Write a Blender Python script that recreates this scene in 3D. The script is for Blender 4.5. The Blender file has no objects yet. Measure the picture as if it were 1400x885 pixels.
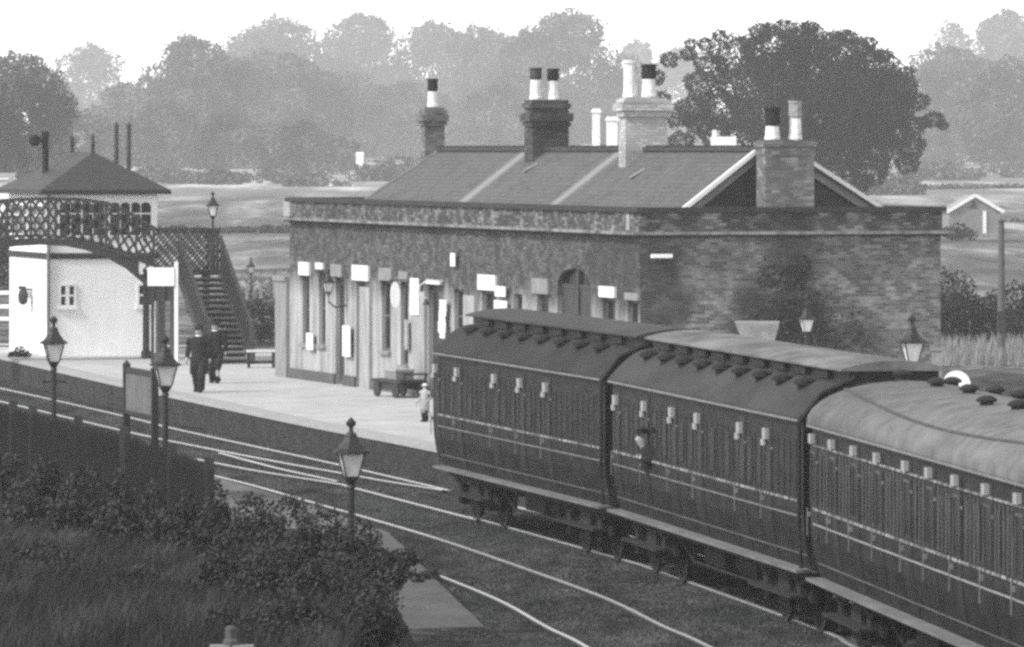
import bpy, math, random
from mathutils import Vector, Matrix
C = bpy.context.scene
COL = C.collection
R = math.radians
FPX, HX, HY, CAM = 8500.0, 700.0, 205.0, 7.0     # focal length and vanishing row of the 1400 px wide view, camera height
rng = random.Random(7)

# ------------------------------------------------------------------ view <-> world
def G(px, py, h=0.0):                 # point of the level h seen at pixel px, py
    Y = FPX*(CAM-h)/(py-HY)
    return Vector(((px-HX)*Y/FPX, Y, h))
def D(px, py, Y):                     # point at distance Y
    return Vector(((px-HX)*Y/FPX, Y, CAM-(py-HY)*Y/FPX))
def zof(py, Y): return CAM-(py-HY)*Y/FPX
def interp(tab, x):
    if x <= tab[0][0]: return tab[0][1]
    for (a, b), (c, d) in zip(tab, tab[1:]):
        if x <= c: return b+(d-b)*(x-a)/(c-a)
    return tab[-1][1]
TER = [(230, 0), (480, .8), (700, 2.0), (1000, 3.0), (1500, 4.5), (3200, 5.0)]
def terr(Y): return interp(TER, Y)

# ------------------------------------------------------------------ materials (all neutral: the photograph is monochrome)
MATS = {}
KV = .56                                              # the plate is exposed for the shade: mid and dark surfaces sit at their real albedo
def tone(v): return .4 if v == .58 else v*KV if v < .6 else v
def nodes_of(name):
    m = bpy.data.materials.new(name); m.use_nodes = True
    nt = m.node_tree; b = nt.nodes['Principled BSDF']
    return m, nt, b
def mat(name, v, rough=.8, var=.25, scale=3.0, metal=0.0, bump=0.0, v2=None, stretch=(1, 1, 1), spec=.3, detail=5, lo=.3, hi=.7):
    if name in MATS: return MATS[name]
    m, nt, b = nodes_of(name)
    N, L = nt.nodes, nt.links
    tc = N.new('ShaderNodeTexCoord'); mp = N.new('ShaderNodeMapping'); mp.inputs['Scale'].default_value = stretch
    L.new(tc.outputs['Object'], mp.inputs['Vector'])
    nz = N.new('ShaderNodeTexNoise'); nz.inputs['Scale'].default_value = scale; nz.inputs['Detail'].default_value = detail
    nz.inputs['Roughness'].default_value = .65
    L.new(mp.outputs['Vector'], nz.inputs['Vector'])
    r = N.new('ShaderNodeValToRGB')
    v = tone(v); a = v*(1-var); c = v*(1+var) if v2 is None else tone(v2)
    r.color_ramp.elements[0].position = lo; r.color_ramp.elements[0].color = (a, a, a, 1)
    r.color_ramp.elements[1].position = hi; r.color_ramp.elements[1].color = (c, c, c, 1)
    L.new(nz.outputs['Fac'], r.inputs['Fac']); L.new(r.outputs['Color'], b.inputs['Base Color'])
    b.inputs['Roughness'].default_value = rough; b.inputs['Metallic'].default_value = metal
    b.inputs['Specular IOR Level'].default_value = spec
    if bump:
        bp = N.new('ShaderNodeBump'); bp.inputs['Strength'].default_value = bump; bp.inputs['Distance'].default_value = .03
        L.new(nz.outputs['Fac'], bp.inputs['Height']); L.new(bp.outputs['Normal'], b.inputs['Normal'])
    MATS[name] = m
    return m
def brick_mat(name, c1, c2, mortar, blot, blot_amt=.62, soot=None, fade=None, bw=.215, bh=.075):
    """brickwork in wall coordinates, with pale limewashed patches, soot stains (local centre, radii) and a worn pale foot."""
    m, nt, b = nodes_of(name)
    N, L = nt.nodes, nt.links
    tc = N.new('ShaderNodeTexCoord'); sp = N.new('ShaderNodeSeparateXYZ'); L.new(tc.outputs['Object'], sp.inputs[0])
    ad = N.new('ShaderNodeMath'); ad.operation = 'ADD'; L.new(sp.outputs[0], ad.inputs[0]); L.new(sp.outputs[1], ad.inputs[1])
    cb = N.new('ShaderNodeCombineXYZ'); L.new(ad.outputs[0], cb.inputs[0]); L.new(sp.outputs[2], cb.inputs[1])
    br = N.new('ShaderNodeTexBrick'); L.new(cb.outputs[0], br.inputs['Vector'])
    br.inputs['Scale'].default_value = 1; br.inputs['Brick Width'].default_value = bw; br.inputs['Row Height'].default_value = bh
    br.inputs['Mortar Size'].default_value = .009; br.inputs['Mortar Smooth'].default_value = .3
    c1, c2, mortar = c1*KV, c2*KV, mortar*KV; blot *= .75
    for k, v in (('Color1', c1), ('Color2', c2), ('Mortar', mortar)): br.inputs[k].default_value = (v, v, v, 1)
    def noise(scale, det=4, vec=None):
        n = N.new('ShaderNodeTexNoise'); n.inputs['Scale'].default_value = scale; n.inputs['Detail'].default_value = det
        L.new(vec or tc.outputs['Object'], n.inputs['Vector']); return n.outputs['Fac']
    def ramp(x, p0, p1, a=0., c=1.):
        r = N.new('ShaderNodeMapRange'); r.inputs['From Min'].default_value = p0; r.inputs['From Max'].default_value = p1
        r.inputs['To Min'].default_value = a; r.inputs['To Max'].default_value = c; L.new(x, r.inputs['Value']); return r.outputs['Result']
    def mul(x, y):
        q = N.new('ShaderNodeMath'); q.operation = 'MULTIPLY'; L.new(x, q.inputs[0])
        if isinstance(y, float): q.inputs[1].default_value = y
        else: L.new(y, q.inputs[1])
        return q.outputs[0]
    def mix(col, v, fac):
        q = N.new('ShaderNodeMixRGB'); L.new(col, q.inputs['Color1']); q.inputs['Color2'].default_value = (v, v, v, 1); L.new(fac, q.inputs['Fac']); return q.outputs[0]
    col = br.outputs['Color']
    wide = N.new('ShaderNodeMapping'); wide.inputs['Scale'].default_value = (1, 1, 2.4); L.new(tc.outputs['Object'], wide.inputs['Vector'])
    b2 = N.new('ShaderNodeTexBrick'); L.new(cb.outputs[0], b2.inputs['Vector']); b2.inputs['Scale'].default_value = 1; b2.inputs['Brick Width'].default_value = bw; b2.inputs['Row Height'].default_value = bh
    b2.inputs['Mortar Size'].default_value = .009; b2.inputs['Mortar Smooth'].default_value = .3
    for k, v in (('Color1', 0), ('Color2', 1), ('Mortar', .35)): b2.inputs[k].default_value = (v, v, v, 1)
    f = mul(ramp(b2.outputs['Color'], blot_amt+.12, blot_amt+.34), ramp(noise(1.5, 4), .4, .6, .12, 1.))
    col = mix(col, blot, mul(f, .3))
    col = mix(col, blot, mul(mul(ramp(noise(2.2, 6), .46, .66), ramp(b2.outputs['Color'], .1, .8, .25, 1.)), .6))
    col = mix(col, c1*.45, ramp(noise(1.1, 5), .52, .75, 0., .75))
    if fade:                                       # limewash worn up from the foot of the wall
        z0, z1, v, st = fade
        vst = N.new('ShaderNodeMapping'); vst.inputs['Scale'].default_value = (1.5, 1.5, .3); L.new(tc.outputs['Object'], vst.inputs['Vector'])
        g = mul(ramp(sp.outputs[2], z1, z0), 1.0)
        g2 = N.new('ShaderNodeMath'); g2.operation = 'SUBTRACT'; L.new(g, g2.inputs[0]); L.new(ramp(noise(1.6, 5, vst.outputs[0]), .3, .7, 0., .6), g2.inputs[1]); g2.use_clamp = True
        col = mix(col, v, mul(g2.outputs[0], st))
    for (cx, cy, cz, rx, ry, rz, amt) in (soot or []):
        mp = N.new('ShaderNodeMapping'); mp.vector_type = 'POINT'
        mp.inputs['Location'].default_value = (-cx/rx, -cy/ry, -cz/rz); mp.inputs['Scale'].default_value = (1/rx, 1/ry, 1/rz)
        L.new(tc.outputs['Object'], mp.inputs['Vector'])
        ln = N.new('ShaderNodeVectorMath'); ln.operation = 'LENGTH'; L.new(mp.outputs[0], ln.inputs[0])
        nn = ramp(noise(1.7, 5), .3, .7, -.35, .35)
        aa = N.new('ShaderNodeMath'); aa.operation = 'ADD'; L.new(ln.outputs['Value'], aa.inputs[0]); L.new(nn, aa.inputs[1])
        col = mix(col, .028, ramp(aa.outputs[0], 1.1, .45, 0., amt))
    L.new(col, b.inputs['Base Color']); b.inputs['Roughness'].default_value = .9; b.inputs['Specular IOR Level'].default_value = .2
    bp = N.new('ShaderNodeBump'); bp.inputs['Strength'].default_value = .6; bp.inputs['Distance'].default_value = .012; bp.invert = True
    L.new(br.outputs['Fac'], bp.inputs['Height']); L.new(bp.outputs['Normal'], b.inputs['Normal'])
    return m
def slate_mat(name, v, streaks):
    m, nt, b = nodes_of(name); N, L = nt.nodes, nt.links; v *= KV
    tc = N.new('ShaderNodeTexCoord'); sp = N.new('ShaderNodeSeparateXYZ'); L.new(tc.outputs['Object'], sp.inputs[0])
    ad = N.new('ShaderNodeMath'); ad.operation = 'MULTIPLY'; ad.inputs[1].default_value = 1.0; L.new(sp.outputs[0], ad.inputs[0])
    cb = N.new('ShaderNodeCombineXYZ'); L.new(ad.outputs[0], cb.inputs[0]); L.new(sp.outputs[2], cb.inputs[1])
    br = N.new('ShaderNodeTexBrick'); L.new(cb.outputs[0], br.inputs['Vector']); br.inputs['Scale'].default_value = 1
    br.inputs['Brick Width'].default_value = .3; br.inputs['Row Height'].default_value = .1; br.inputs['Mortar Size'].default_value = .008
    for k, w in (('Color1', v*.82), ('Color2', v*1.2), ('Mortar', v*.55)): br.inputs[k].default_value = (w, w, w, 1)
    nz = N.new('ShaderNodeTexNoise'); nz.inputs['Scale'].default_value = 1.3; nz.inputs['Detail'].default_value = 6; L.new(tc.outputs['Object'], nz.inputs['Vector'])
    r = N.new('ShaderNodeMapRange'); r.inputs['From Min'].default_value = .35; r.inputs['From Max'].default_value = .7; r.inputs['To Min'].default_value = 0; r.inputs['To Max'].default_value = .5
    L.new(nz.outputs['Fac'], r.inputs['Value'])
    mx = N.new('ShaderNodeMixRGB'); L.new(r.outputs[0], mx.inputs['Fac']); L.new(br.outputs['Color'], mx.inputs['Color1']); w = v*1.35; mx.inputs['Color2'].default_value = (w, w, w, 1)
    col = mx.outputs[0]
    for (x0, wd, amt) in streaks:                  # lime run-off below the chimneys
        s = N.new('ShaderNodeMath'); s.operation = 'SUBTRACT'; L.new(sp.outputs[0], s.inputs[0]); s.inputs[1].default_value = x0
        a = N.new('ShaderNodeMath'); a.operation = 'ABSOLUTE'; L.new(s.outputs[0], a.inputs[0])
        g = N.new('ShaderNodeMapRange'); g.inputs['From Min'].default_value = wd; g.inputs['From Max'].default_value = wd*.2; g.inputs['To Max'].default_value = amt
        L.new(a.outputs[0], g.inputs['Value'])
        q = N.new('ShaderNodeMixRGB'); L.new(g.outputs[0], q.inputs['Fac']); L.new(col, q.inputs['Color1']); q.inputs['Color2'].default_value = (.33, .33, .33, 1); col = q.outputs[0]
    L.new(col, b.inputs['Base Color']); b.inputs['Roughness'].default_value = .75; b.inputs['Specular IOR Level'].default_value = .3
    return m
def dash_mat(name, dark, bright, scale, th):       # worn gilt lining, with broken highlights painted in as bright dashes
    m, nt, b = nodes_of(name); N, L = nt.nodes, nt.links
    tc = N.new('ShaderNodeTexCoord'); mp = N.new('ShaderNodeMapping'); mp.inputs['Scale'].default_value = (1, .1, .1); L.new(tc.outputs['Object'], mp.inputs[0])
    nz = N.new('ShaderNodeTexNoise'); nz.inputs['Scale'].default_value = scale; nz.inputs['Detail'].default_value = 3; L.new(mp.outputs[0], nz.inputs['Vector'])
    r = N.new('ShaderNodeValToRGB'); r.color_ramp.elements[0].position = th-.08; r.color_ramp.elements[0].color = (dark,)*3+(1,)
    r.color_ramp.elements[1].position = th+.08; r.color_ramp.elements[1].color = (bright,)*3+(1,)
    L.new(nz.outputs['Fac'], r.inputs[0]); L.new(r.outputs[0], b.inputs['Base Color']); b.inputs['Roughness'].default_value = .5
    MATS[name] = m
    return m

# ------------------------------------------------------------------ mesh building
class MB:
    def __init__(s): s.v = []; s.f = []; s.smooth = False
    def add(s, vs, fs):
        o = len(s.v); s.v += [tuple(p) for p in vs]; s.f += [tuple(i+o for i in f) for f in fs]; return s
    def box(s, a, b):
        (x0, y0, z0), (x1, y1, z1) = a, b
        return s.add([(x0,y0,z0),(x1,y0,z0),(x1,y1,z0),(x0,y1,z0),(x0,y0,z1),(x1,y0,z1),(x1,y1,z1),(x0,y1,z1)],
                     [(0,3,2,1),(4,5,6,7),(0,1,5,4),(1,2,6,5),(2,3,7,6),(3,0,4,7)])
    def cbox(s, c, d): return s.box([c[i]-d[i]/2 for i in range(3)], [c[i]+d[i]/2 for i in range(3)])
    def quad(s, *p): return s.add(p, [tuple(range(len(p)))])
    def bar(s, p, q, w, h=None, up=(0, 0, 1)):      # rectangular bar from p to q
        p, q = Vector(p), Vector(q); h = h or w; d = (q-p).normalized(); up = Vector(up)
        if abs(d.dot(up)) > .98: up = Vector((0, 1, 0))
        sx = d.cross(up).normalized()*w/2; sz = sx.cross(d).normalized()*h/2
        vs = [p-sx-sz, p+sx-sz, p+sx+sz, p-sx+sz, q-sx-sz, q+sx-sz, q+sx+sz, q-sx+sz]
        return s.add(vs, [(0,3,2,1),(4,5,6,7),(0,1,5,4),(1,2,6,5),(2,3,7,6),(3,0,4,7)])
    def tube(s, pts, rad, n=8):
        pts = [Vector(p) for p in pts]; vs = []; fs = []
        for i, p in enumerate(pts):
            d = (pts[min(i+1, len(pts)-1)]-pts[max(i-1, 0)]).normalized()
            u = d.cross(Vector((0, 0, 1)));  u = Vector((1, 0, 0)) if u.length < .05 else u.normalized(); w = u.cross(d)
            r = rad[i] if isinstance(rad, (list, tuple)) else rad
            vs += [p+(u*math.cos(2*math.pi*k/n)+w*math.sin(2*math.pi*k/n))*r for k in range(n)]
        for i in range(len(pts)-1):
            for k in range(n): fs.append((i*n+k, i*n+(k+1) % n, (i+1)*n+(k+1) % n, (i+1)*n+k))
        fs += [tuple(range(n))[::-1], tuple((len(pts)-1)*n+k for k in range(n))]
        return s.add(vs, fs)
    def lathe(s, c, prof, n=12, rot=0.0, axis='z'):  # prof: (radius, height) pairs
        vs = []; fs = []
        for r, z in prof:
            for k in range(n):
                a = 2*math.pi*k/n+rot
                if axis == 'z': vs.append((c[0]+r*math.cos(a), c[1]+r*math.sin(a), c[2]+z))
                elif axis == 'y': vs.append((c[0]+r*math.cos(a), c[1]+z, c[2]+r*math.sin(a)))
                else: vs.append((c[0]+z, c[1]+r*math.cos(a), c[2]+r*math.sin(a)))
        for i in range(len(prof)-1):
            for k in range(n): fs.append((i*n+k, i*n+(k+1) % n, (i+1)*n+(k+1) % n, (i+1)*n+k))
        fs += [tuple(range(n))[::-1], tuple((len(prof)-1)*n+k for k in range(n))]
        return s.add(vs, fs)
    def extrude(s, prof, x0, x1, closed=True):       # (y, z) profile along x
        n = len(prof); vs = [(x0, y, z) for y, z in prof]+[(x1, y, z) for y, z in prof]
        fs = [(i, (i+1) % n, n+(i+1) % n, n+i) for i in range(n if closed else n-1)]
        if closed: fs += [tuple(range(n))[::-1], tuple(range(n, 2*n))]
        return s.add(vs, fs)
    def poly_slab(s, pts, z0, z1):                   # plan polygon as a slab
        n = len(pts); vs = [(p[0], p[1], z0) for p in pts]+[(p[0], p[1], z1) for p in pts]
        fs = [(i, (i+1) % n, n+(i+1) % n, n+i) for i in range(n)]+[tuple(range(n))[::-1], tuple(range(n, 2*n))]
        return s.add(vs, fs)
    def build(s, name, m, parent=None, smooth=None):
        me = bpy.data.meshes.new(name); me.from_pydata(s.v, [], s.f); me.update()
        me.materials.append(m)
        if smooth or s.smooth:
            for p in me.polygons: p.use_smooth = True
        o = bpy.data.objects.new(name, me); COL.objects.link(o)
        if parent: o.parent = parent
        return o
def fix_normals(o):
    import bmesh
    bm = bmesh.new(); bm.from_mesh(o.data); bmesh.ops.recalc_face_normals(bm, faces=bm.faces); bm.to_mesh(o.data); bm.free()
    return o
def tag(o, label=None, cat=None, group=None, kind=None):
    if label: o['label'] = label
    if cat: o['category'] = cat
    if group: o['group'] = group
    if kind: o['kind'] = kind
    return o
def thing(name, label, cat, loc=(0, 0, 0), rz=0.0, group=None):
    o = bpy.data.objects.new(name, None); COL.objects.link(o); o.empty_display_size = .2
    o.location = loc; o.rotation_euler = (0, 0, rz)
    return tag(o, label, cat, group)
def copy_tree(o, parent=None):
    c = o.copy(); COL.objects.link(c)
    if parent: c.parent = parent
    for ch in [k for k in COL.objects if k.parent == o]: copy_tree(ch, c)
    return c
class Frame:                                         # plan frame of a thing: origin and heading
    def __init__(s, o, ang):
        s.o = Vector((o[0], o[1])); s.a = ang; s.ux = Vector((math.cos(ang), math.sin(ang))); s.uy = Vector((-math.sin(ang), math.cos(ang)))
    def w(s, x, y, z=0): p = s.o+s.ux*x+s.uy*y; return Vector((p.x, p.y, z))
    def loc(s, p): d = Vector((p[0], p[1]))-s.o; return d.dot(s.ux), d.dot(s.uy)
    def x_on_y(s, px, y):                            # local x where pixel column px meets the line y=const
        t = (px-HX)/FPX; # X = t*Y
        a = s.o+s.uy*y   # a + ux*k : a.x+ux.x k = t(a.y+ux.y k)
        return (t*a.y-a.x)/(s.ux.x-t*s.ux.y)
    def y_on_x(s, px, x):
        t = (px-HX)/FPX; a = s.o+s.ux*x
        return (t*a.y-a.x)/(s.uy.x-t*s.uy.y)
    def z(s, py, x, y): return zof(py, s.w(x, y).y)

# ------------------------------------------------------------------ world, sun, camera
W = bpy.data.worlds.new('World'); C.world = W; W.use_nodes = True
nt = W.node_tree; bg = nt.nodes['Background']
sky = nt.nodes.new('ShaderNodeTexSky'); sky.sky_type = 'NISHITA'; sky.sun_disc = False
SUN_EL, SUN_AZ = 41.0, 240.0                        # degrees; azimuth of the sun measured clockwise from +Y (view direction)
sky.sun_elevation = R(SUN_EL); sky.sun_rotation = R(SUN_AZ); sky.dust_density = 0.25; sky.air_density = 1.0; sky.ozone_density = 1.0
bw = nt.nodes.new('ShaderNodeRGBToBW'); nt.links.new(sky.outputs[0], bw.inputs[0]); nt.links.new(bw.outputs[0], bg.inputs['Color'])
bg.inputs['Strength'].default_value = .15
sd = bpy.data.lights.new('sun', 'SUN'); sd.energy = 1.5; sd.angle = R(10); sd.color = (1, 1, 1)
so = bpy.data.objects.new('sun', sd); COL.objects.link(so)
dv = Vector((math.sin(R(SUN_AZ))*math.cos(R(SUN_EL)), math.cos(R(SUN_AZ))*math.cos(R(SUN_EL)), math.sin(R(SUN_EL))))
so.rotation_euler = dv.to_track_quat('Z', 'Y').to_euler(); so.location = (0, 0, 60)
cd = bpy.data.cameras.new('camera'); co = bpy.data.objects.new('camera', cd); COL.objects.link(co); C.camera = co
co.location = (0, 0, CAM); co.rotation_euler = (R(90), 0, 0)
cd.sensor_width = 36; cd.lens = 36*FPX/1400; cd.shift_y = -(442.5-HY)/1400; cd.clip_start = 1; cd.clip_end = 9000
C.view_settings.view_transform = 'Standard'; C.view_settings.look = 'None'; C.view_settings.exposure = EXPO = 1.45; C.view_settings.gamma = 1
C.cycles.filter_width = 2.9
C.cycles.use_denoising = False
C.cycles.max_bounces = 6; C.cycles.volume_bounces = 1; C.cycles.diffuse_bounces = 3

# ------------------------------------------------------------------ common materials
M_DARKIRON = mat('dark_iron', .035, .55, .3, 6)
M_IRON = mat('grey_iron', .07, .6, .3, 5)
M_WHITE = mat('white_paint', .8, .7, .06, 2)
M_WHITEW = mat('weathered_white_paint', .72, .8, .14, 2.2)
M_OFFW = mat('pale_stone', .5, .85, .25, 4)
M_DGLASS = mat('dark_window_glass', .022, .12, .2, 3, spec=.5)
M_LGLASS = mat('frosted_lamp_glass', .62, .35, .15, 6)
M_TIMBER = mat('dark_timber', .06, .85, .35, 8, stretch=(1, 1, .2))
M_TIMBERL = mat('weathered_timber', .28, .85, .3, 6)
M_BALLAST = mat('track_ballast', .085, .95, .45, 5, bump=.8, v2=.15)
M_PLAT = mat('platform_gravel', .58, .95, .2, .9, bump=.5, detail=9)
M_COPING = mat('stone_coping', .55, .9, .12, 2.5)
M_SLATE_D = mat('dark_slate', .075, .7, .25, 6)
M_LEAD = mat('lead_sheet', .3, .6, .3, 3)
M_BLACK = mat('sooty_black', .02, .8, .4, 5)
M_BUFF = mat('buff_chimney_clay', .66, .85, .3, 4)

# ------------------------------------------------------------------ ground
def ground():
    m, nt, b = nodes_of('ground_cover'); N, L = nt.nodes, nt.links
    tc = N.new('ShaderNodeTexCoord'); sp = N.new('ShaderNodeSeparateXYZ'); L.new(tc.outputs['Object'], sp.inputs[0])
    def nz(scale, det, st=(1, 1, 1)):
        mp = N.new('ShaderNodeMapping'); mp.inputs['Scale'].default_value = st; L.new(tc.outputs['Object'], mp.inputs[0])
        n = N.new('ShaderNodeTexNoise'); n.inputs['Scale'].default_value = scale; n.inputs['Detail'].default_value = det; n.inputs['Roughness'].default_value = .65
        L.new(mp.outputs[0], n.inputs['Vector']); return n
    def rmp(x, pts):
        r = N.new('ShaderNodeValToRGB'); e = r.color_ramp.elements
        while len(e) < len(pts): e.new(.5)
        for k, (p, v) in enumerate(pts): e[k].position = p; e[k].color = (v, v, v, 1)
        L.new(x, r.inputs[0]); return r.outputs[0]
    bal = rmp(nz(2.2, 10).outputs['Fac'], [(.34, .013), (.5, .025), (.66, .065)])
    worn = rmp(nz(.22, 4, (1.6, .5, 1)).outputs['Fac'], [(.5, 0), (.72, .55)])
    oil = N.new('ShaderNodeMixRGB'); oil.blend_type = 'MULTIPLY'; oil.inputs[0].default_value = 1; L.new(bal, oil.inputs[1]); L.new(rmp(nz(.9, 8, (1, .22, 1)).outputs['Fac'], [(.36, .35), (.52, 1.), (.68, 1.9)]), oil.inputs[2]); bal = oil.outputs[0]
    mb = N.new('ShaderNodeMixRGB'); L.new(worn, mb.inputs[0]); L.new(bal, mb.inputs[1]); mb.inputs[2].default_value = (.06, .08, .08, 1)
    fld = rmp(nz(.16, 9, (1, .12, 1)).outputs['Fac'], [(.34, .05), (.5, .12), (.64, .34)])
    scr = rmp(nz(.5, 8, (1, .6, 1)).outputs['Fac'], [(.38, .03), (.5, .08), (.64, .24)])
    mr = N.new('ShaderNodeMapRange'); mr.inputs['From Min'].default_value = 190; mr.inputs['From Max'].default_value = 200; L.new(sp.outputs[1], mr.inputs['Value'])
    m1 = N.new('ShaderNodeMixRGB'); L.new(mr.outputs[0], m1.inputs[0]); L.new(mb.outputs[0], m1.inputs[1]); L.new(scr, m1.inputs[2])
    mr2 = N.new('ShaderNodeMapRange'); mr2.inputs['From Min'].default_value = 280; mr2.inputs['From Max'].default_value = 300; L.new(sp.outputs[1], mr2.inputs['Value'])
    m2 = N.new('ShaderNodeMixRGB'); L.new(mr2.outputs[0], m2.inputs[0]); L.new(m1.outputs[0], m2.inputs[1]); L.new(fld, m2.inputs[2])
    mr3 = N.new('ShaderNodeMapRange'); mr3.inputs['From Min'].default_value = 640; mr3.inputs['From Max'].default_value = 760; mr3.inputs['To Max'].default_value = 1.0; L.new(sp.outputs[1], mr3.inputs['Value'])
    m3 = N.new('ShaderNodeMixRGB'); L.new(mr3.outputs[0], m3.inputs[0]); L.new(m2.outputs[0], m3.inputs[1])
    L.new(rmp(nz(.06, 7, (1, .12, 1)).outputs['Fac'], [(.36, .13), (.5, .2), (.6, .5)]), m3.inputs[2]); m2 = m3
    L.new(m2.outputs[0], b.inputs['Base Color']); b.inputs['Roughness'].default_value = .95; b.inputs['Specular IOR Level'].default_value = .1
    bp = N.new('ShaderNodeBump'); bp.inputs['Strength'].default_value = .7; bp.inputs['Distance'].default_value = .05
    L.new(nz(9, 4).outputs['Fac'], bp.inputs['Height']); L.new(bp.outputs[0], b.inputs['Normal'])
    g = MB(); ys = [-80, 0, 60]+list(range(90, 240, 10))+[260, 300, 360, 420, 480, 540, 600, 700, 800, 900, 1000, 1200, 1500, 2000, 2600, 3300]
    xs = [-700, -400, -200, -120]+list(range(-80, 81, 10))+[120, 200, 400, 700]
    nx = len(xs)
    vs = [(x, y, terr(y)-.075+(rng.uniform(-.01, .01) if 60 < y < 230 else 0)) for y in ys for x in xs]
    fs = [(j*nx+i, j*nx+i+1, (j+1)*nx+i+1, (j+1)*nx+i) for j in range(len(ys)-1) for i in range(nx-1)]
    g.add(vs, fs); tag(g.build('ground', m), kind='structure')
ground()

# ------------------------------------------------------------------ train geometry in plan
coach_pts = [((594.5, 634.3), (822.4, 690.4)), ((833.5, 693.6), (1093, 777)), ((1106, 787), (1334, 885))]
FB_H, FB_Y = 1.0, 1.40                               # running board height above rail and half width
coaches = []
for k, (a, b) in enumerate(coach_pts):
    A, B = G(*a, FB_H), G(*b, FB_H); d = (B-A).to_2d(); L_ = d.length if k < 2 else 19.0
    ang = math.atan2(d.y, d.x); u = d.normalized(); v = Vector((-u.y, u.x))      # v points to the far side (+y local)
    coaches.append((Frame(A.to_2d()+v*FB_Y, ang), L_))
# centre line of the train's track, from the far end towards the camera
def catmull(pts, n=8):
    out = []
    P = [pts[0]]+list(pts)+[pts[-1]]
    for i in range(1, len(P)-2):
        for k in range(n):
            t = k/n; a, b, c, d = P[i-1], P[i], P[i+1], P[i+2]
            out.append(.5*((2*b)+(c-a)*t+(2*a-5*b+4*c-d)*t*t+(3*b-a-3*c+d)*t**3))
    return out+[Vector(pts[-1])]
def offset(pts, d):
    out = []
    for i, p in enumerate(pts):
        t = (pts[min(i+1, len(pts)-1)]-pts[max(i-1, 0)]).to_2d().normalized()
        out.append(Vector((p.x-t.y*d, p.y+t.x*d, 0)))
    return out
def rail(pts, label):
    m = MB(); vs = []; fs = []
    prof = [(-.065, -.15), (-.065, -.13), (-.012, -.11), (-.012, -.045), (-.036, -.035), (-.036, 0), (.036, 0), (.036, -.035), (.012, -.045), (.012, -.11), (.065, -.13), (.065, -.15)]
    n = len(prof)
    for i, p in enumerate(pts):
        t = (pts[min(i+1, len(pts)-1)]-pts[max(i-1, 0)]).to_2d().normalized()
        vs += [(p.x-t.y*y, p.y+t.x*y, z) for y, z in prof]
    for i in range(len(pts)-1):
        for k in range(n): fs.append((i*n+k, i*n+(k+1) % n, (i+1)*n+(k+1) % n, (i+1)*n+k))
    m.add(vs, fs)
    o = m.build('rail', mat('rusty_rail_side', .07, .8, .3, 4)); fix_normals(o)
    vs = []; pr = [(-.032, .001), (-.03, .012), (.03, .012), (.032, .001)]
    for i, p in enumerate(pts):
        t = (pts[min(i+1, len(pts)-1)]-pts[max(i-1, 0)]).to_2d().normalized(); vs += [(p.x-t.y*y, p.y+t.x*y, z) for y, z in pr]
    fs = [(i*4+k, i*4+(k+1) % 4, (i+1)*4+(k+1) % 4, (i+1)*4+k) for i in range(len(pts)-1) for k in range(4)]
    fix_normals(MB().add(vs, fs).build('rail_head', mat('polished_rail', .72, .35, .08, 4, metal=.7), o))
    return tag(o, label, 'rail', 'running rails of the two tracks')
gp = lambda L: [G(x, y) for x, y in L]
RA = catmull(gp([(-330, 523), (-160, 554), (0, 588), (100, 606), (200, 628), (285, 649), (345, 664), (415, 684), (500, 708), (600, 737.5), (700, 771.5), (825, 817), (905, 855.7), (970, 885), (1150, 985)]), 6)
GA = 1.72
RB = offset(RA, GA if offset(RA, GA)[30].x < RA[30].x else -GA)
SGN = 1 if offset(RA, 1)[30].x < RA[30].x else -1
rail(RA, 'long bright right hand rail of the near track sweeping to the bottom edge')
rail(RB, 'left hand rail of the near track, coming out from behind the platform ramp')
c0 = coaches[0][0]
under = [c0.w(1, 0), c0.w(13, 0), coaches[1][0].w(1, 0), coaches[1][0].w(14, 0), coaches[2][0].w(1, 0), coaches[2][0].w(18, 0)]
far_rail_under = [f.w(s, .79) for f, s in ((c0, 1), (c0, 13), (coaches[1][0], 1), (coaches[1][0], 14), (coaches[2][0], 1), (coaches[2][0], 18))]
near_rail_under = [f.w(s, -.79) for f, s in ((c0, 1), (c0, 13), (coaches[1][0], 1), (coaches[1][0], 14), (coaches[2][0], 1), (coaches[2][0], 18))]
R1 = catmull(gp([(-250, 487), (-120, 508), (0, 531), (164.5, 568), (235, 585.6), (350, 611), (460, 635), (610, 670)])+far_rail_under, 6)
R2 = catmull(gp([(268, 628), (350, 644), (460, 661.5), (482, 667), (644, 709)])+near_rail_under, 6)
R3 = catmull(gp([(-250, 501), (-120, 523), (0, 549), (176, 591), (300, 616.5), (400, 635.5), (460, 646), (530, 658.5), (606, 670.5)]), 6)
R4 = catmull(gp([(300, 619.5), (350, 633), (390, 643), (462, 658.5)]), 4)
rail(R1, 'rail of the far track beside the platform wall, running in under the train')
rail(R3, 'closing rail of the turnout that meets the platform side rail just left of the train')
rail(R2, 'middle rail of the far track that passes under the near wheels of the train')
rail(R4, 'short check rail within the turnout')

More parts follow.
